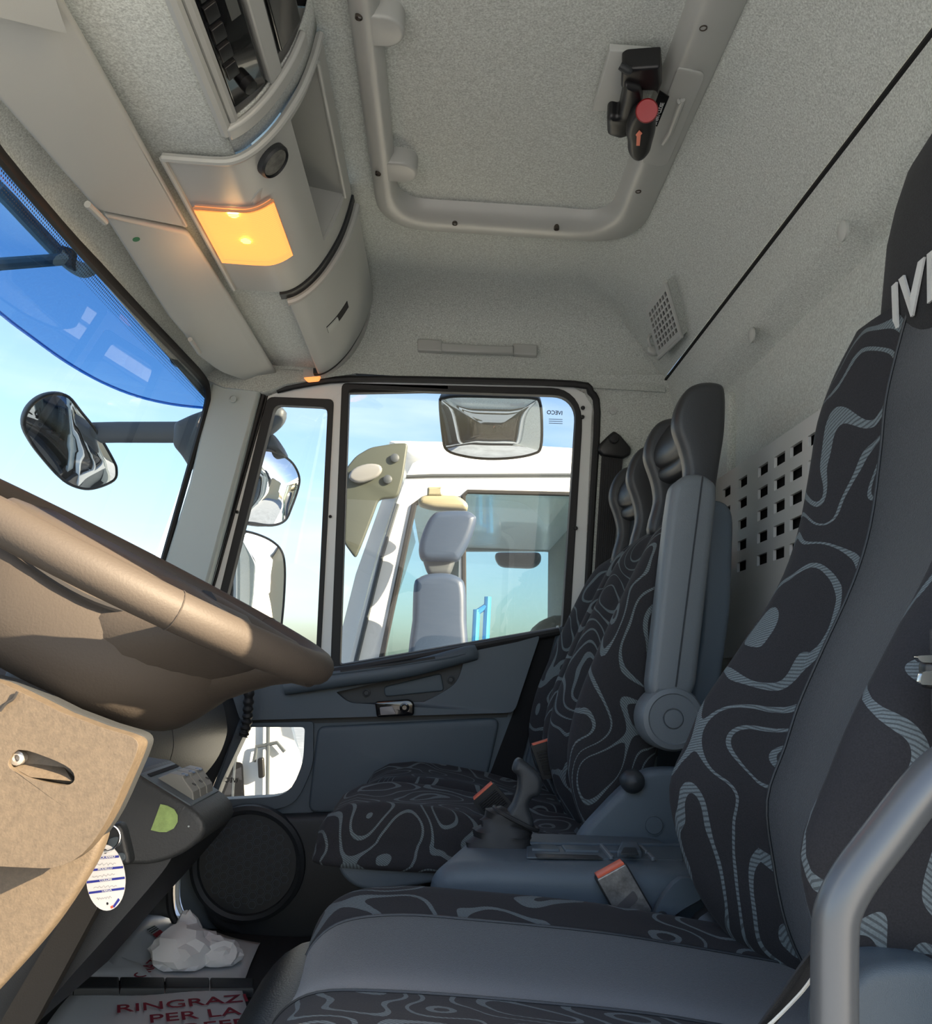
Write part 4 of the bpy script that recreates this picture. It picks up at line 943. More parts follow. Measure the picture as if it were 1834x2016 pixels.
# perforated panel on the rear wall
XN = .628
def pn(px, py): return PX(px, py, XN)
A, B = pn(1412, 947), pn(1597, 822)
sl = (B.z - A.z) / (B.y - A.y)
ztop = lambda y: A.z + sl * (y - A.y)
out = [V((XN, 2.13, ztop(2.13))), V((XN, .80, ztop(.80))), V((XN, .80, .06)), V((XN, 2.13, .06))]
cols = [pn(1435, 955).y, pn(1467, 948).y, pn(1507, 925).y, pn(1540, 903).y, pn(1573, 880).y]
step = cols[3] - cols[4]
while cols[-1] > .95: cols.append(cols[-1] - step)
holes = []
for ci, y in enumerate(cols[:14]):
    z0 = pn(1507, 925).z + sl * (y - pn(1507, 925).y); pitch = .0455
    for r_ in range(5):
        zc2 = z0 - r_ * pitch; hw, hh = step * .34, .0105
        holes.append([V((XN, y - hw, zc2 - hh)), V((XN, y + hw, zc2 - hh)), V((XN, y + hw, zc2 + hh)), V((XN, y - hw, zc2 + hh))])
pp = thing('perforated_panel', (XN, 1.4, .06), 'white panel with rows of slots on the rear wall between the seats', 'panel')
add('slotted_sheet', holed(out, holes, V((-.006, 0, 0))), M_net, parent=pp, bevel=.0015, smooth=False)
add('rolled_foot', loft([[V((XN - .003 - dx, y, z)) for dx, z in ((0, .062), (.002, .03), (-.004, 0), (-.02, -.03), (-.04, -.05))] for y in (.80, 2.13)], closed=False), M_net, parent=pp, angle=1.2, solid=.003)
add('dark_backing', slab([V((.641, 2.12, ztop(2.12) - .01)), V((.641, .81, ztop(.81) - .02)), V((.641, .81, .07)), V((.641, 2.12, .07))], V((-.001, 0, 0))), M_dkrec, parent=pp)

# grab rail by the driver's door
grl = thing('grab_rail', PY(1640, 1900, .575), 'bent satin grey grab rail tube at the lower right corner', 'rail')
rp = cat([PY(1642, 2200, .575), PY(1642, 2016, .575), PY(1643, 1850, .575), PY(1650, 1790, .575), PY(1680, 1730, .575), PY(1740, 1650, .575), PY(1810, 1560, .575), PY(1860, 1510, .575), PY(1930, 1470, .575)], n=6)
add('rail_tube', tube(rp, .0147, 20), M_metal, parent=grl, angle=1.2)
add('rail_mount', lathe(rp[0], (0, 0, 1), [(.03, -.01), (.03, .004), (.02, .01), (0, .01)], 20), M_dark2, parent=grl)
bc = thing('belt_tongue', PY(1822, 1318, .62), 'chrome belt tongue at the right edge beside the driver backrest', 'buckle')
add('tongue', slab(rc(pix([(1803, 1291), (1880, 1288), (1880, 1306), (1812, 1304)], .62), .003), V((0, .006, 0)), .001), M_chrome, parent=bc)
add('tongue_loop', slab(rc(pix([(1815, 1322), (1880, 1318), (1880, 1350), (1810, 1348)], .62), .003), V((0, .006, 0)), .001), M_chrome, parent=bc)
add('tongue_grip', pillow(rc(pix([(1822, 1300), (1890, 1298), (1890, 1358), (1826, 1356)], .622), .005), V((0, .014, 0)), .005), M_black, parent=bc)
add('belt_webbing', slab(pix([(1832, 1240), (1960, 1180), (1960, 1700), (1836, 1400)], .630), V((0, .002, 0))), M_web, parent=bc)

# ================================================================ STEERING WHEEL AND COLUMN
tl = math.radians(24.6)
Cw = V((-.333, .90, .088)); wa = V((math.cos(tl), 0, -math.sin(tl))); wb = V((0, 1, 0)); wn_ = V((math.sin(tl), 0, math.cos(tl)))
sw = thing('steering_wheel', Cw, 'large dark steering wheel with sunlit grained rim', 'steering wheel')
Rr, rr = .222, .0175
add('rim', torus(Cw, wn_, Rr, rr, 96, 16, u=wa), M_wheel, parent=sw)
for ang in (-57, 57):
    t = math.radians(ang); e = wa * math.cos(t) + wb * math.sin(t); tg = wn_.cross(e)
    add('rim_joint', torus(Cw + e * Rr, tg, rr + .0001, .0007, 24, 6), M_wheel, parent=sw)
def wp(a, b, h): return Cw + wa * a + wb * b + wn_ * h
hs = [(.012, -.125, .130, .10), (.000, -.135, .150, .115), (-.025, -.140, .172, .128), (-.05, -.138, .165, .135), (-.08, -.128, .150, .135), (-.105, -.120, .136, .128), (-.122, -.110, .124, .115), (-.128, -.09, .10, .09)]
rings = []
for (h, a0_, a1_, b_) in hs:
    ca, ra = (a0_ + a1_) / 2, (a1_ - a0_) / 2
    rg = []
    for k in range(40):
        t = 2 * PI * k / 40; c_, s_ = math.cos(t), math.sin(t); e = 2 / 2.6
        rg.append(wp(ca + ra * math.copysign(abs(c_) ** e, c_), b_ * math.copysign(abs(s_) ** e, s_), h))
    rings.append(rg)
add('hub_shell', loft(rings), M_wheel, parent=sw, angle=1.2)
# lower wide spoke and two upper spokes: from the hub to the rim
def spoke(ang, w0, w1, h0, h1, t0, t1, nm='spoke', r0=.09):
    t = math.radians(ang); e = wa * math.cos(t) + wb * math.sin(t); g_ = wn_.cross(e); rings = []
    for k in range(9):
        s = k / 8; q = s * s * (3 - 2 * s); r_ = r0 + (Rr - r0 + .004) * s; w_ = w0 + (w1 - w0) * q; hh = h0 + (h1 - h0) * q; th_ = t0 + (t1 - t0) * q
        c = Cw + e * r_ + wn_ * hh
        rings.append([c + g_ * (w_ * math.cos(2 * PI * j / 20)) + wn_ * (th_ * math.sin(2 * PI * j / 20)) for j in range(20)])
    add(nm, loft(rings), M_wheel, parent=sw, angle=1.2)
spoke(-34, .085, .045, -.045, -.003, .062, .012)
spoke(34, .085, .045, -.045, -.003, .062, .012)
spoke(0, .10, .05, -.060, -.010, .060, .010)
spoke(-140, .06, .035, -.02, 0, .03, .012)
spoke(140, .06, .035, -.02, 0, .03, .012)
# seam of the airbag cover on the near side of the hub
seam = cat([wp(-.115, -.100, .010), wp(-.08, -.122, -.012), wp(-.03, -.132, -.026), wp(.03, -.135, -.030), wp(.08, -.128, -.022), wp(.12, -.11, -.006)], n=5)
add('hub_seam', tube(seam, .003, 6), M_dkrec, parent=sw)
# column cowl
col = thing('steering_column', PY(100, 1600, .85), 'sunlit steering column cowl below the wheel, lower left', 'steering column')
up_ = rc(pix([(-160, 1300), (0, 1343), (60, 1372), (120, 1402), (200, 1432), (278, 1455), (262, 1500), (196, 1650), (128, 1712), (0, 1706), (-160, 1690)], .72), [0, 0, 0, 0, 0, .012, 0, .03, .02, 0, 0])
slot = cat(pix([(16, 1505), (36, 1476), (95, 1492), (138, 1514), (146, 1536), (128, 1546), (80, 1538), (36, 1522)], .72), True, 3)
add('upper_cowl_face', holed(up_, [slot], V((0, .018, 0))), M_col, parent=col, bevel=.004)
add('upper_cowl', pillow([p + V((0, .012, 0)) for p in inset(up_, .002)], V((0, .026, 0)), .01), M_col, parent=col)
add('slot_bolt', lathe(PY(36, 1492, .728), (0, -1, 0), [(.006, -.006), (.006, .003), (.003, .004), (.002, .0), (0, 0)], 14), M_sticksil, parent=col)
add('slot_floor', slab([PY(20, 1508, .728), PY(120, 1500, .736), PY(142, 1538, .722), PY(60, 1530, .722)], V((0, .006, 0))), M_col, parent=col)
add('lower_cowl', pillow(rc(pix([(-160, 1600), (196, 1600), (206, 1640), (186, 1698), (114, 1812), (52, 1886), (-12, 1955), (-160, 2110)], .762), [0, .008, .008, .03, .04, .03, 0, 0]), V((0, .02, 0)), .006), M_col, parent=col)
add('cowl_seam', tube(cat(pix([(0, 1400), (12, 1385), (26, 1376), (34, 1362)], .717), n=3), .0012, 6), M_dkrec, parent=col)
add('column_neck', tube([wp(.0, 0, -.11), wp(.0, 0, -.20), wp(.02, 0, -.34)], .05, 20), M_dark2, parent=col)
add('cowl_core', pillow([V((p.x - .006, p.y + .03, p.z)) for p in up_], V((0, .035, 0)), .01), M_dark2, parent=col)

# ================================================================ DASHBOARD
db = thing('dashboard', (-.85, 1.6, -.2), 'dark grained dashboard behind the steering wheel', 'dashboard')
dsec = [(-1.0, .02), (-.85, .04), (-.70, .02), (-.60, -.04), (-.555, -.10), (-.535, -.16), (-.535, -.20), (-.555, -.255), (-.60, -.31), (-.68, -.36), (-1.0, -.38)]
dsc = [V((a + .053 * -b * -1 if False else a, 0, b)) for a, b in dsec]
dd = cat(dsc, True, 4)
def dring(y, s=1.0):
    c = V((-.8, 0, -.16)); return [c + (p - c) * s + V((0, y, 0)) for p in dd]
add('dash_body', loft([dring(.56, .95), dring(.60), dring(1.78)]), M_soft, parent=db, angle=1.2)
add('dash_end', loft([dring(1.785), dring(2.22), dring(2.25, .97), dring(2.265, .90)]), M_soft, parent=db, angle=1.2)
# centre stack with rocker switches
cst = thing('switch_panel', PY(330, 1620, 1.25), 'dark switch panel with grey rocker switches right of the column', 'panel')
o1 = rc(pix([(262, 1520), (386, 1597), (402, 1618), (404, 1640), (388, 1662), (345, 1690), (290, 1705), (236, 1702), (100, 1690), (120, 1500)], 1.15), [.004, .015, .015, .02, .02, .03, .03, 0, 0, 0])
body = add('panel_body', slab([p + V((0, .15, 0)) for p in o1], V((0, -.15, 0)), .007, 3), M_soft, parent=cst)
a_, b_ = PY(270, 1527, 1.15), PY(386, 1598, 1.15); ux = (b_ - a_).normalized(); un = V((0, 1, 0)).cross(ux); un = un if un.z > 0 else -un
add('panel_plate', slab(rc([a_ + V((0, .006, 0)), b_ + V((0, .006, 0)) - ux * .01, b_ + V((0, .145, 0)) - ux * .01, a_ + V((0, .145, 0))], .004), un * .0025, .001), M_dark, parent=cst)
Lx = (b_ - a_).length
add('panel_groove', slab([a_ + ux * .006 + un * .003 + V((0, .018, 0)), a_ + ux * .012 + un * .003 + V((0, .018, 0)), a_ + ux * .012 + un * .003 + V((0, .14, 0)), a_ + ux * .006 + un * .003 + V((0, .14, 0))], un * .0006), M_dkrec, parent=cst, smooth=False)
for k in range(3):
    y0 = .030 + k * .033; y1 = y0 + .031
    f = lambda s, h, y: a_ + ux * s + un * h + V((0, y, 0))
    s0, s1 = Lx * .24, Lx * .80
    prof_ = [(s0 - .004, .002), (s0 + .006, .016), (s0 + (s1 - s0) * .46, .022), (s0 + (s1 - s0) * .54, .019), (s1 - .004, .011), (s1 + .004, .001)]
    sw_ = add('rocker_switch', loft([[f(s, h, y0) for s, h in prof_], [f(s, h, y1) for s, h in prof_]]), M_key, parent=cst, smooth=False, bevel=.0015)
    add('switch_symbol', slab([f(s0 + .018, .0200, y0 + .011), f(s0 + .026, .0214, y0 + .011), f(s0 + .026, .0214, y0 + .020), f(s0 + .018, .0200, y0 + .020)], un * .0008), mat('symbol_ink', (.08, .14, .25), .5) if k == 0 else bpy.data.materials['symbol_ink'], parent=sw_)
    add('switch_symbol', torus(f(s0 + (s1 - s0) * .78, .0165, (y0 + y1) / 2), un, .0028, .0005, 14, 5), M_dark2, parent=sw_)
add('panel_edge_line', tube([PY(371, 1627, 1.148), PY(418, 1597, 1.29)], .0012, 6), M_greyp, parent=cst)
gs = tag(add('green_sticker', slab(pix([(316, 1583), (330, 1586), (343, 1593), (350, 1605), (350, 1618), (342, 1631), (328, 1638), (314, 1638), (297, 1634)], 1.1485), V((0, -.0008, 0))), M_green, smooth=False), 'half-round green sticker on the side of the switch panel', 'sticker')
# lower centre trim
lo = thing('footwell_panel', (-.7, 1.3, -.68), 'dark lower dashboard trim descending to the footwell', 'panel')
add('trim_body', slab(rc(pix([(60, 1640), (300, 1690), (350, 1665), (330, 1705), (250, 1800), (150, 1910), (20, 2060), (-300, 2060), (-300, 1640)], 1.16), [0, 0, .02, .02, .05, 0, 0, 0, 0]), V((0, .34, 0)), .02), M_dark2, parent=lo)
add('brown_edge_strip', slab(rc(pix([(182, 1705), (226, 1740), (190, 1790), (60, 2030), (-10, 2030)], 1.12), .005), V((0, .03, 0)), .008), M_brown, parent=lo)
# key in the lock, ring and tag
kt = thing('ignition_key', PY(225, 1660, .94), 'black key fob in the ignition lock beside the column', 'key')
add('key_fob', pillow(rc(pix([(205, 1633), (228, 1619), (240, 1628), (257, 1700), (246, 1706), (200, 1694), (180, 1676)], .94), .008), V((0, .02, 0)), .005), M_dark2, parent=kt)
add('fob_button', slab(rc(pix([(212, 1650), (236, 1645), (241, 1664), (214, 1672)], .939), .006), V((0, -.002, 0)), .001), M_dark, parent=kt)
add('fob_button', slab(rc(pix([(226, 1680), (246, 1677), (250, 1694), (232, 1696)], .939), .005), V((0, -.002, 0)), .001), M_dark, parent=kt)
kg = thing('key_tag', PY(209, 1728, .90), 'white oval paper key tag with blue stripes hanging on a steel ring', 'tag')
yk = .90
ov = []
for k in range(36):
    t = 2 * PI * k / 36; c_, s_ = math.cos(t), math.sin(t); w_ = 38.5 * (1 - .05 * s_)
    ov.append((208 + w_ * c_ + s_ * -2, 1728 - 65 * s_))
h1 = [(207 + 4 * math.cos(2 * PI * k / 10), 1676 + 5 * math.sin(2 * PI * k / 10)) for k in range(10)]
h2 = [(211 + 2.6 * math.cos(2 * PI * k / 8), 1779 + 3 * math.sin(2 * PI * k / 8)) for k in range(8)]
add('tag_card', holed(pix(ov, yk), [pix(h1, yk), pix(h2, yk)], V((0, .001, 0))), mat('tag_card_white', (.80, .78, .76), .7), parent=kg, smooth=False)
for i, (yl, yr, s) in enumerate(((1691, 1686, 'MARCA ANNO'), (1714, 1707, 'MODELLO'), (1737, 1728, 'COLORE'), (1758, 1749, 'TARGA'))):
    def xat(yv_):
        q = (1728 - yv_) / 65.0; w_ = 38.5 * (1 - .05 * q) * math.sqrt(max(0, 1 - q * q)); return 208 - w_ - 2 * q, 208 + w_ - 2 * q
    xl, xr = xat(yl)[0] + 1, xat(yr)[1] - 1; ye = yk - .0004
    add('blue_stripe', slab(pix([(xl, yl - 2.2), (xr, yr - 2.2), (xr, yr + 2.2), (xl, yl + 2.2)], ye), V((0, -.0003, 0))), M_inkb, parent=kg, smooth=False)
    m_ = PY((xl + xr) / 2, (yl + yr) / 2 + 1.6, ye - .0006); r_ = (PY(xr, yr, ye) - PY(xl, yl, ye)).normalized()
    add('tag_lettering', text_geo(s, m_, r_, V((-r_.z, 0, r_.x)), .0031, .0002, align='CENTER', bold=.03), M_inkw, parent=kg, smooth=False)
for (qx, qy, sx) in ((180, 1704, 48), (182, 1726, 44), (184, 1748, 46), (190, 1769, 30)):
    pts = [PY(qx + sx * k / 16, qy - sx * k / 16 * .1 + 3.0 * math.sin(k * 2.3 + qy) * (1 if k % 3 else .3), yk - .0006) for k in range(17)]
    add('pencil_note', tube(pts, .00022, 4), M_inkg, parent=kg)
add('printer_mark', slab(pix([(222, 1784), (233, 1768), (236, 1772), (225, 1787)], yk - .0004), V((0, -.0003, 0))), M_inkb, parent=kg, smooth=False)
add('printer_mark', slab(pix([(217, 1785), (222, 1782), (223, 1787), (219, 1789)], yk - .0004), V((0, -.0003, 0))), M_bred, parent=kg, smooth=False)
add('steel_ring', torus(PY(209, 1650, yk - .002), V((.25, -1, .1)), .0128, .0011, 40, 8), M_chrome, parent=kg)
# corrugated cable conduits by the door hinge
for (pp_, lab) in (([(492, 1330, 2.25), (489, 1380, 2.26), (486, 1420, 2.27), (478, 1450, 2.27)], 'black corrugated cable hose beside the door hinge, above the lower window'), ([(410, 1570, 2.24), (405, 1620, 2.22), (398, 1660, 2.2), (370, 1680, 2.2), (345, 1685, 2.18)], 'black corrugated cable hose low beside the door speaker')):
    ph = cat([PY(*q) for q in pp_], n=12)
    tag(add('cable_hose', tube(ph, [.011 + .003 * (1 if i % 4 < 2 else 0) for i in range(len(ph))], 12), M_rub), lab, 'hose', 'cable hoses at the door hinge')

# ================================================================ FLOOR PAPERS
def sheet(nm, corners, lab, z, nx=14, ny=10, amp=.006, seed=1, grp='paper floor mats'):
    rnd = random.Random(seed); A, B, C_, D = [PZ(*q, z) for q in corners]; ph = [rnd.uniform(0, 6) for _ in range(6)]
    pts = []
    for i in range(ny + 1):
        row = []
        for j in range(nx + 1):
            s, t = j / nx, i / ny; p = (A * (1 - s) + B * s) * (1 - t) + (D * (1 - s) + C_ * s) * t
            h = amp * (1 + math.sin(4 * s + ph[0]) * .6 + math.sin(7 * t + ph[1] + 2 * s) * .5 + math.sin(11 * (s + t) + ph[2]) * .25)
            row.append(p + V((0, 0, h)))
        pts.append(row)
    o = thing(nm, sum([A, B, C_, D], V((0, 0, 0))) / 4, lab, 'paper', grp)
    add('sheet', loft(pts, closed=False), M_paper, parent=o, solid=.0012, angle=2)
    return o, (A, B, C_, D)
zf = -.70
p1, q1 = sheet('paper_mat', [(292, 1803), (512, 1858), (478, 1936), (190, 1932)], 'crumpled white paper mat on the floor by the door, tissue on it', zf + .004, seed=3)
p2, q2 = sheet('paper_mat', [(150, 1944), (470, 1938), (520, 2140), (20, 2120)], 'white paper mat with red lettering at the bottom left of the frame', zf + .004, seed=5)
p3, q3 = sheet('paper_mat', [(206, 1874), (268, 1898), (300, 1932), (160, 1928)], 'small folded white paper corner beside the far mat', zf + .012, 5, 5, seed=9)
def ptext(par, s, a, b, size, shear=0, h=.018, bold=.004):
    pa_, pb_ = PZ(*a, zf + h), PZ(*b, zf + h); r_ = (pb_ - pa_).normalized(); u_ = V((0, 0, 1)).cross(r_)
    add('printed_text', text_geo(s, pa_, r_, u_, size, .0006, bold=bold, shear=shear), M_ink, parent=par, smooth=False)
ptext(p2, 'RINGRAZIAMO', (226, 1994), (428, 1976), .056)
ptext(p2, 'PER LA', (292, 2014), (428, 2001), .056)
ptext(p2, 'PREFERENZA', (330, 2036), (470, 2022), .056)
ptext(p1, 'RINGRAZIAMO', (262, 1948), (342, 1868), .042, 0)
lg = [PZ(*q, zf + .021) for q in ((288, 1830), (303, 1822), (321, 1836), (308, 1846))]
add('logo_box', slab(lg, V((0, 0, .0006))), M_greyp, parent=p1, smooth=False)
add('logo_stripe', slab([lg[0] * .35 + lg[3] * .65, lg[1] * .35 + lg[2] * .65, lg[2], lg[3]], V((0, 0, .0012))), mat('logo_red', (.35, .02, .03), .6), parent=p1, smooth=False)
for k in range(3):
    f_ = .08 + k * .18; a = lg[0] * (1 - f_) + lg[3] * f_; b = lg[1] * (1 - f_) + lg[2] * f_; f2 = f_ + .06; c = lg[1] * (1 - f2) + lg[2] * f2; d = lg[0] * (1 - f2) + lg[3] * f2
    add('logo_bar', slab([a, b, c, d], V((0, 0, .0014))), M_black, parent=p1, smooth=False)
# crumpled tissue
def blob(c, r, seed, sx=1, sy=1, sz=1):
    bm = bmesh.new(); bmesh.ops.create_icosphere(bm, subdivisions=3, radius=1); rnd = random.Random(seed)
    dirs = [(V((rnd.gauss(0, 1), rnd.gauss(0, 1), rnd.gauss(0, 1))).normalized(), rnd.uniform(5, 12), rnd.uniform(0, 6)) for _ in range(8)]
    vs = []
    for q in bm.verts:
        p = q.co.copy(); k = .72 + sum(abs(math.sin(p.dot(d) * w_ + ph)) * .085 for d, w_, ph in dirs) + rnd.uniform(-.07, .07)
        p = p * k; vs.append(V((c.x + p.x * r * sx, c.y + p.y * r * sy, c.z + max(p.z, -.5) * r * sz)))
    fs = [tuple(q.index for q in fc.verts) for fc in bm.faces]; bm.free(); return vs, fs
ts = thing('tissue', PZ(375, 1900, zf), 'crumpled white tissue lying on the far paper mat', 'tissue')
add('crumpled_sheet', blob(PZ(360, 1903, zf) + V((0, 0, .035)), .058, 4, 1.1, 1.2, .8), M_tissue, parent=ts, angle=.45)
add('crumpled_corner', blob(PZ(365, 1885, zf) + V((0, 0, .05)), .034, 11, .8, .8, 1.4), M_tissue, parent=ts, angle=.45)
add('crumpled_corner', blob(PZ(422, 1905, zf) + V((0, 0, .03)), .042, 7, 1.2, .9, .8), M_tissue, parent=ts, angle=.45)
# black rubber step between the mats
a, b, c, d = PZ(-40, 1922, zf + .02), PZ(500, 1926, zf + .02), PZ(500, 1946, zf + .02), PZ(-40, 1946, zf + .02)
rs = thing('floor_step', (a + c) / 2, 'black rubber step across the floor between the paper mats', 'step')
for k in range(6):
    s0, s1 = k / 6 + .002, (k + 1) / 6 - .002
    add('step_pad', slab([a * (1 - s0) + b * s0 - V((0, 0, .018)), a * (1 - s1) + b * s1 - V((0, 0, .018)), d * (1 - s1) + c * s1 - V((0, 0, .018)), d * (1 - s0) + c * s0 - V((0, 0, .018))], V((0, 0, .020)), .005), M_dark2, parent=rs)

# ================================================================ OUTSIDE
gnd = add('ground', box((-60, -40, -2.05), (60, 90, -1.95)), M_asph); struct(gnd, 'grey asphalt of the truck yard')
# exterior tinted sun visor over the windscreen with its support bars
ev = thing('exterior_sun_visor', (-.8, 1.4, .7), 'blue tinted translucent sun visor mounted outside above the windscreen', 'sun visor')
low = cat([V((-.70, .52, .66)), V((-.79, .80, .60)), PY(-160, 480, 1.30), PY(0, 616, 1.55), PY(60, 662, 1.67), PY(130, 712, 1.82), PY(200, 752, 1.96), PY(270, 780, 2.08), PY(340, 796, 2.19), PY(402, 803, 2.29)], n=4)
upe = [V((p.x - .02 + .05, p.y + .03, .98)) for p in low]
add('tinted_sheet', loft([low, [(a * .5 + b * .5) + V((-.03, 0, 0)) for a, b in zip(low, upe)], upe], closed=False), M_visor, parent=ev, angle=2)
add('sheet_edge', tube(low, .0035, 8), M_visor, parent=ev)
bp_ = [V((-.80, 1.05, .86)), PY(-120, 262, 1.55), PY(0, 376, 1.62), PY(60, 440, 1.70), PY(120, 503, 1.78), PY(150, 527, 1.80), PY(168, 532, 1.80), PY(183, 522, 1.80), PY(190, 500, 1.80)]
add('support_bar', tube(cat(bp_, n=4), .016, 10), M_greyp, parent=ev)
add('support_bar', tube([PY(-40, 525, 1.66), PY(0, 520, 1.68), PY(132, 510, 1.78)], .013, 10), M_greyp, parent=ev)
add('support_foot', slab(rc(pix([(128, 490), (152, 498), (150, 535), (132, 528)], 1.79), .003), V((0, -.02, 0)), .004), M_mhouse, parent=ev)
add('clamp', lathe(PY(352, 705, 2.12), (0, -1, 0), [(.022, -.01), (.022, .006), (0, .008)], 16), M_black, parent=ev)

def mirror(nm, outl, y, n_, lab, housing=None, depth=.07, group='wing mirrors of this truck', bulge=.012):
    """outline (pixels) on a plane through depth y with normal n_"""
    n_ = V(n_).normalized(); cx_ = sum(a for a, b in outl) / len(outl); cy_ = sum(b for a, b in outl) / len(outl)
    c = PY(cx_, cy_, y); pts = cat([PL(a, b, c, n_) for a, b in outl], True, 4)
    t = thing(nm, c, lab, 'mirror', group)
    add('housing', pillow([p - n_ * (depth + .002) for p in inset(pts, -.004 if newell(pts).dot(n_) > 0 else -.004)], n_ * depth, .02), M_mhouse, parent=t, angle=1.0)
    add('rubber_lip', tube(pts + [pts[0]], .005, 8), M_black, parent=t)
    rings = []
    for k in range(5):
        s_ = 1 - k / 5.0; rings.append([c + (p - c) * s_ * .985 + n_ * (.002 + bulge * (1 - s_ * s_)) for p in pts])
    add('mirror_glass', loft(rings, True, (False, True)), M_mirror, parent=t, angle=2)
    return t, c, pts
# front kerb mirror on its arm
t, c, pts = mirror('front_mirror', [(48, 838), (55, 808), (78, 785), (108, 776), (135, 782), (160, 812), (190, 850), (222, 905), (229, 925), (224, 945), (190, 960), (160, 961), (125, 945), (88, 905), (62, 870)], 2.62, (.62, -.70, -.34), 'rounded front mirror on a dark arm seen through the windscreen', depth=.05, bulge=.015)
add('arm', tube([PY(180, 852, 2.68), PY(230, 851, 2.66), PY(340, 851, 2.62), PY(375, 850, 2.60)], .034, 14, flat=.6), M_mhouse, parent=t)
add('arm_root', pillow(rc(pix([(338, 828), (372, 812), (400, 802), (425, 820), (400, 900), (368, 918), (352, 892), (335, 872)], 2.50), .012), V((0, .12, 0)), .03), M_mhouse, parent=t)
# main and wide-angle mirrors beyond the quarter light
t, c, pts = mirror('wide_angle_mirror', [(500, 888), (528, 887), (552, 895), (575, 912), (588, 938), (586, 962), (572, 1002), (560, 1025), (535, 1034), (500, 1030), (466, 1020), (472, 960), (485, 900)], 2.85, (.80, -.62, -.04), 'smaller wide-angle wing mirror seen through the quarter window', bulge=.03)
add('mirror_cap', pillow(cat(pix([(490, 880), (525, 850), (545, 862), (560, 893), (540, 890), (510, 884)], 2.84), True, 3), V((0, .10, 0)), .02), M_mhouse, parent=t)
add('mirror_arm', pillow(cat(pix([(500, 800), (555, 800), (556, 825), (530, 850), (505, 862)], 2.80), True, 3), V((0, .06, 0)), .02), M_mhouse, parent=t)
t, c, pts = mirror('main_mirror', [(452, 1046), (473, 1045), (505, 1052), (535, 1066), (554, 1086), (560, 1120), (558, 1180), (553, 1235), (548, 1300), (452, 1290)], 2.85, (.70, -.71, .0), 'tall main wing mirror below the wide-angle one, seen through the quarter window', bulge=.004)
# kerb-view mirror over the window
t, c, pts = mirror('kerb_mirror', [(866, 792), (874, 784), (905, 780), (1000, 782), (1048, 784), (1062, 792), (1066, 830), (1064, 880), (1050, 893), (1010, 901), (960, 903), (915, 898), (880, 886), (872, 860)], 2.62, (-.05, -.86, -.52), 'wide kerb-view mirror hanging at the top of the passenger window', depth=.06, bulge=.035)
add('hanger_post', tube([c + V((0, .06, .05)), c + V((0, .10, .16)), V((c.x, 2.50, 1.10))], .014, 8), M_mhouse, parent=t)
add('hanger', slab(rc(pix([(900, 740), (1030, 742), (1040, 786), (885, 784)], 2.64), .01), V((0, .05, 0)), .01), M_mhouse, parent=t)

# the white truck parked alongside
YT = 3.60
tk = thing('white_truck', PY(900, 1600, YT), 'white truck cab parked right beside the passenger door', 'truck')
body = pix([(832, 902), (870, 897), (1121, 893), (1500, 905), (1500, 2100), (540, 2100), (600, 1700), (655, 1420), (690, 1290), (745, 1090), (782, 985), (800, 936), (812, 912)], YT)
qw = pix([(815, 992), (828, 982), (905, 980), (900, 1330), (745, 1330)], YT)
mw = pix([(912, 968), (1340, 980), (1330, 1290), (915, 1330)], YT)
add('cab_side', holed(body, [rc(qw, .02), rc(mw, .03)], V((0, .06, 0))), M_white, parent=tk, bevel=.01)
add('roof_gutter', tube([PY(800, 938, YT - .004), PY(850, 936, YT - .006), PY(1300, 934, YT - .006)], .007, 6), M_mhouse, parent=tk)
add('roof_shell', slab([V((p.x, YT + .03, p.z)) for p in (PY(832, 902, YT), PY(1500, 905, YT), PY(1500, 960, YT), PY(800, 936, YT))], V((0, 2.1, 0)), .03), M_white, parent=tk)
add('raised_roof', pillow(rc(pix([(755, 862), (960, 866), (1180, 880), (1180, 905), (845, 905), (800, 905)], YT + .5), .05), V((0, 1.0, 0)), .06), M_white, parent=tk)
add('front_edge', slab(pix([(792, 940), (742, 1090), (690, 1290), (640, 1500), (610, 1500), (660, 1290), (700, 1130), (760, 960), (782, 925)], YT + .06), V((0, 1.9, 0)), .02), M_white, parent=tk)
add('pillar_seam', tube(pix([(782, 992), (752, 1090), (702, 1296), (680, 1400)], YT - .002), .010, 6), M_mhouse, parent=tk)
add('quarter_gasket', tube(pix([(905, 982), (830, 984), (815, 994), (748, 1310)], YT - .002), .012, 6), M_rub, parent=tk)
add('window_gasket', tube(pix([(1340, 978), (920, 968), (912, 976), (914, 1320)], YT - .002), .010, 6), M_rub, parent=tk)
add('door_glass', ([p + V((0, .02, 0)) for p in mw], [(0, 1, 2, 3)]), M_tglass, parent=tk, smooth=False)
add('quarter_pane', ([p + V((0, .02, 0)) for p in qw], [(0, 1, 2, 3, 4)]), M_tglass, parent=tk, smooth=False)
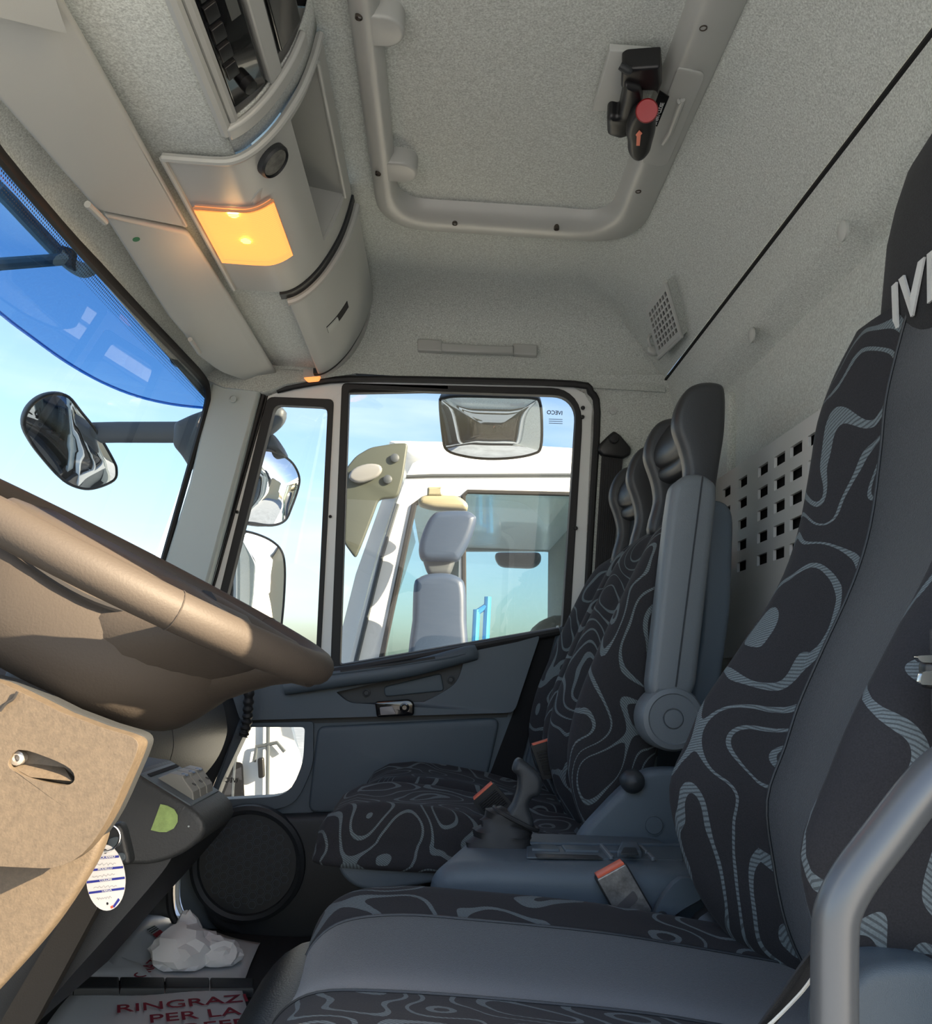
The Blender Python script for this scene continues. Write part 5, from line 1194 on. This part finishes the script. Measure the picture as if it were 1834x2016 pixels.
# its far side with the other window, seen through both panes
fo = pix([(860, 930), (1300, 930), (1300, 1500), (860, 1500)], 5.7); fi = rc(pix([(905, 1084), (1086, 1084), (1096, 1096), (1090, 1400), (905, 1400)], 5.7), .05)
add('far_side', holed(fo, [fi], V((0, .06, 0))), mat('far_cab_lining', (.28, .29, .28), .8), parent=tk)
add('far_mirror', pillow(rc(pix([(975, 1086), (1066, 1086), (1066, 1108), (1050, 1118), (985, 1115), (975, 1100)], 5.9), .04), V((0, .1, 0)), .03), M_mhouse, parent=tk)
add('cab_back', slab([V((p.x, YT + .06, p.z)) for p in (PY(1200, 940, YT), PY(1240, 940, YT), PY(1240, 1600, YT), PY(1200, 1600, YT))], V((0, 2.1, 0))), mat('far_cab_back', (.25, .25, .24), .8), parent=tk)
add('far_seat', pillow(cat(pix([(1020, 1500), (1035, 1300), (1060, 1230), (1110, 1210), (1150, 1260), (1150, 1500)], 4.6), True, 3), V((0, .4, 0)), .08), M_plain, parent=tk)
# its mirror cluster; housing colour is dark blue to imitate faces in shade
add('upper_mirror_housing', pillow(cat(pix([(824, 1088), (826, 1062), (838, 1030), (850, 1012), (866, 1004), (915, 1003), (932, 1010), (938, 1022), (926, 1060), (908, 1092), (896, 1102), (860, 1104), (834, 1102)], 3.30), True, 3), V((0, .12, 0)), .03), mat('shade_blue_housing', (.035, .055, .095), .4), parent=tk)
add('mirror_neck', pillow(rc(pix([(830, 1098), (898, 1098), (886, 1132), (842, 1132)], 3.34), .02), V((0, .06, 0)), .02), M_mhouse, parent=tk)
add('lower_mirror_housing', pillow(cat(pix([(814, 1150), (824, 1136), (845, 1128), (880, 1127), (905, 1136), (916, 1155), (918, 1220), (914, 1330), (808, 1330), (811, 1220)], 3.30), True, 3), V((0, .12, 0)), .03), bpy.data.materials['shade_blue_housing'], parent=tk)
add('mirror_cap', pillow(rc(pix([(824, 978), (838, 972), (902, 974), (922, 990), (920, 1004), (850, 1000), (822, 992)], 3.36), .02), V((0, .08, 0)), .02), mat('amber_grey_cap', (.30, .27, .18), .5), parent=tk)
add('mirror_block', pillow(rc(pix([(841, 958), (871, 957), (871, 976), (840, 976)], 3.36), .008), V((0, .06, 0)), .01), bpy.data.materials['amber_grey_cap'], parent=tk)
# its side deflector with marker lamp, colours darkened to imitate a reflection
df_ = add('side_deflector', pillow(rc(pix([(803, 871), (777, 872), (729, 880), (700, 897), (680, 922), (674, 1010), (676, 1068), (699, 1100), (712, 1070), (735, 1010), (745, 982), (782, 979), (793, 938)], 3.45), .02), V((0, .03, 0)), .008), mat('reflection_dark_olive', (.06, .068, .055), .45), parent=tk)
add('marker_lamp', pillow(cat(pix([(686, 940), (695, 922), (722, 912), (746, 914), (751, 926), (738, 940), (706, 950)], 3.42), True, 3), V((0, .03, 0)), .012), mat('marker_lamp_lens', (.22, .22, .22), .2), parent=df_)
for q in ((777, 902), (763, 944)):
    add('deflector_bolt', lathe(PY(*q, 3.445), (0, -1, 0), [(.018, 0), (.018, .006), (.010, .010), (0, .010)], 16), M_mhouse, parent=df_)
# lower door seams seen through the low window
for pts in ([(528, 1380), (526, 1620)], [(500, 1500), (505, 1470), (545, 1462), (560, 1480)], [(470, 1380), (455, 1620)]):
    add('door_seam', tube(pix(pts, YT - .003), .008, 6), M_mhouse, parent=tk)
add('step_well', slab(rc(pix([(430, 1500), (478, 1500), (482, 1580), (420, 1580)], YT - .002), .02), V((0, -.006, 0))), M_black, parent=tk)
add('fender_plate', slab(pix([(420, 1380), (560, 1380), (640, 1700), (420, 1700)], YT + .02), V((0, .05, 0))), M_white, parent=tk)
add('door_grip', slab(rc(pix([(508, 1492), (520, 1490), (522, 1530), (510, 1532)], YT - .002), .01), V((0, -.02, 0)), .006), M_black, parent=tk)
bp2 = thing('blue_rack', PY(960, 1240, 8.5), 'blue steel rack standing beyond the white truck', 'rack')
for a, b in (((960, 1175), (972, 1280)), ((938, 1200), (944, 1290))):
    add('post', tube([PY(*a, 8.5), V((PY(*a, 8.5).x, 8.5, -1.95))], .035, 8), mat('blue_steel', (.05, .30, .62), .5) if 'blue_steel' not in bpy.data.materials else bpy.data.materials['blue_steel'], parent=bp2)
add('rail', tube([PY(938, 1206, 8.5), PY(962, 1190, 8.5)], .03, 8), bpy.data.materials['blue_steel'], parent=bp2)

# vehicles and houses beyond the quarter light
def house(nm, c, w, d, h, lab, rot=0):
    t = thing(nm, c, lab, 'house', 'houses beyond the yard'); c = V(c); R_ = Matrix.Rotation(rot, 3, 'Z')
    P_ = lambda x, y, z: c + R_ @ V((x, y, z))
    add('wall', ([P_(-w, -d, 0), P_(w, -d, 0), P_(w, d, 0), P_(-w, d, 0), P_(-w, -d, h), P_(w, -d, h), P_(w, d, h), P_(-w, d, h), P_(0, -d, h * 1.35), P_(0, d, h * 1.35)],
        [(0, 1, 5, 8, 4), (2, 3, 7, 9, 6), (1, 2, 6, 5), (3, 0, 4, 7)]), M_build, parent=t, smooth=False)
    for s_ in (-1, 1):
        add('roof', obox(P_(s_ * w * .52, 0, h * 1.175 + .1), (R_ @ V((w * .56, 0, -s_ * h * .19))), R_ @ V((0, d * 1.08, 0)), V((0, 0, .08))), M_roof, parent=t, smooth=False)
    for i in (-1, 0, 1):
        for j in (.25, .65):
            add('window', obox(P_(i * w * .55, -d - .03, h * j + .3), R_ @ V((w * .13, 0, 0)), R_ @ V((0, .03, 0)), V((0, 0, h * .12))), M_win, parent=t, smooth=False)
            add('window', obox(P_(w + .03, i * d * .55, h * j + .3), R_ @ V((.03, 0, 0)), R_ @ V((0, d * .13, 0)), V((0, 0, h * .12))), M_win, parent=t, smooth=False)
    return t
house('house', (-16, 34, -1.95), 4, 4, 4.6, 'cream gabled house far behind, seen low in the quarter window', .3)
house('house', (26, 3, -1.95), 3.5, 4, 6.5, 'cream gabled house behind the cab, seen only in the mirrors', 1.7)
def vehicle(nm, c, s, m, lab, rot=0):
    t = thing(nm, c, lab, 'truck', 'trucks parked across the yard'); c = V(c); R_ = Matrix.Rotation(rot, 3, 'Z')
    P_ = lambda x, y, z: c + R_ @ V((x * s, y * s, z * s))
    pr = rc([P_(-1.1, -1.1, .5), P_(1.0, -1.1, .5), P_(1.0, -1.1, 2.8), P_(-.75, -1.1, 2.8), P_(-1.05, -1.1, 1.7)], .15)
    add('cab', pillow(pr, R_ @ V((0, 2.2 * s, 0)), .08), m, parent=t)
    add('side_window', slab(rc([P_(-.8, -1.11, 1.7), P_(.3, -1.11, 1.7), P_(.3, -1.11, 2.45), P_(-.65, -1.11, 2.45)], .05), R_ @ V((0, -.02, 0))), M_win, parent=t)
    add('load_box', obox(P_(3.4, 0, 2.0), R_ @ V((2.2 * s, 0, 0)), R_ @ V((0, 1.15 * s, 0)), V((0, 0, 1.1 * s))), m, parent=t, smooth=False, bevel=.03)
    for x in (-.3, 3.0, 4.6):
        for y in (-1.05, 1.05):
            add('wheel', lathe(P_(x, y, .5), R_ @ V((0, 1, 0)), [(.15 * s, -.14 * s), (.48 * s, -.14 * s), (.5 * s, 0), (.48 * s, .14 * s), (.15 * s, .14 * s), (.12 * s, .05 * s), (0, .05 * s)], 20), M_rub, parent=t)
    return t
vehicle('parked_truck', (-9.5, 20, -1.95), 1.0, M_white, 'white box truck far across the yard, seen low in the quarter window', .15)
vehicle('parked_truck', (-16, 27, -1.95), 1.0, mat('steel_blue_paint', (.10, .16, .26), .4), 'dark blue box truck behind the far white truck in the yard', .1)
vehicle('parked_truck', (16, -6, -1.95), 1.0, mat('orange_paint', (.65, .22, .04), .4), 'orange box truck behind the cab, seen only in the mirrors', .3)
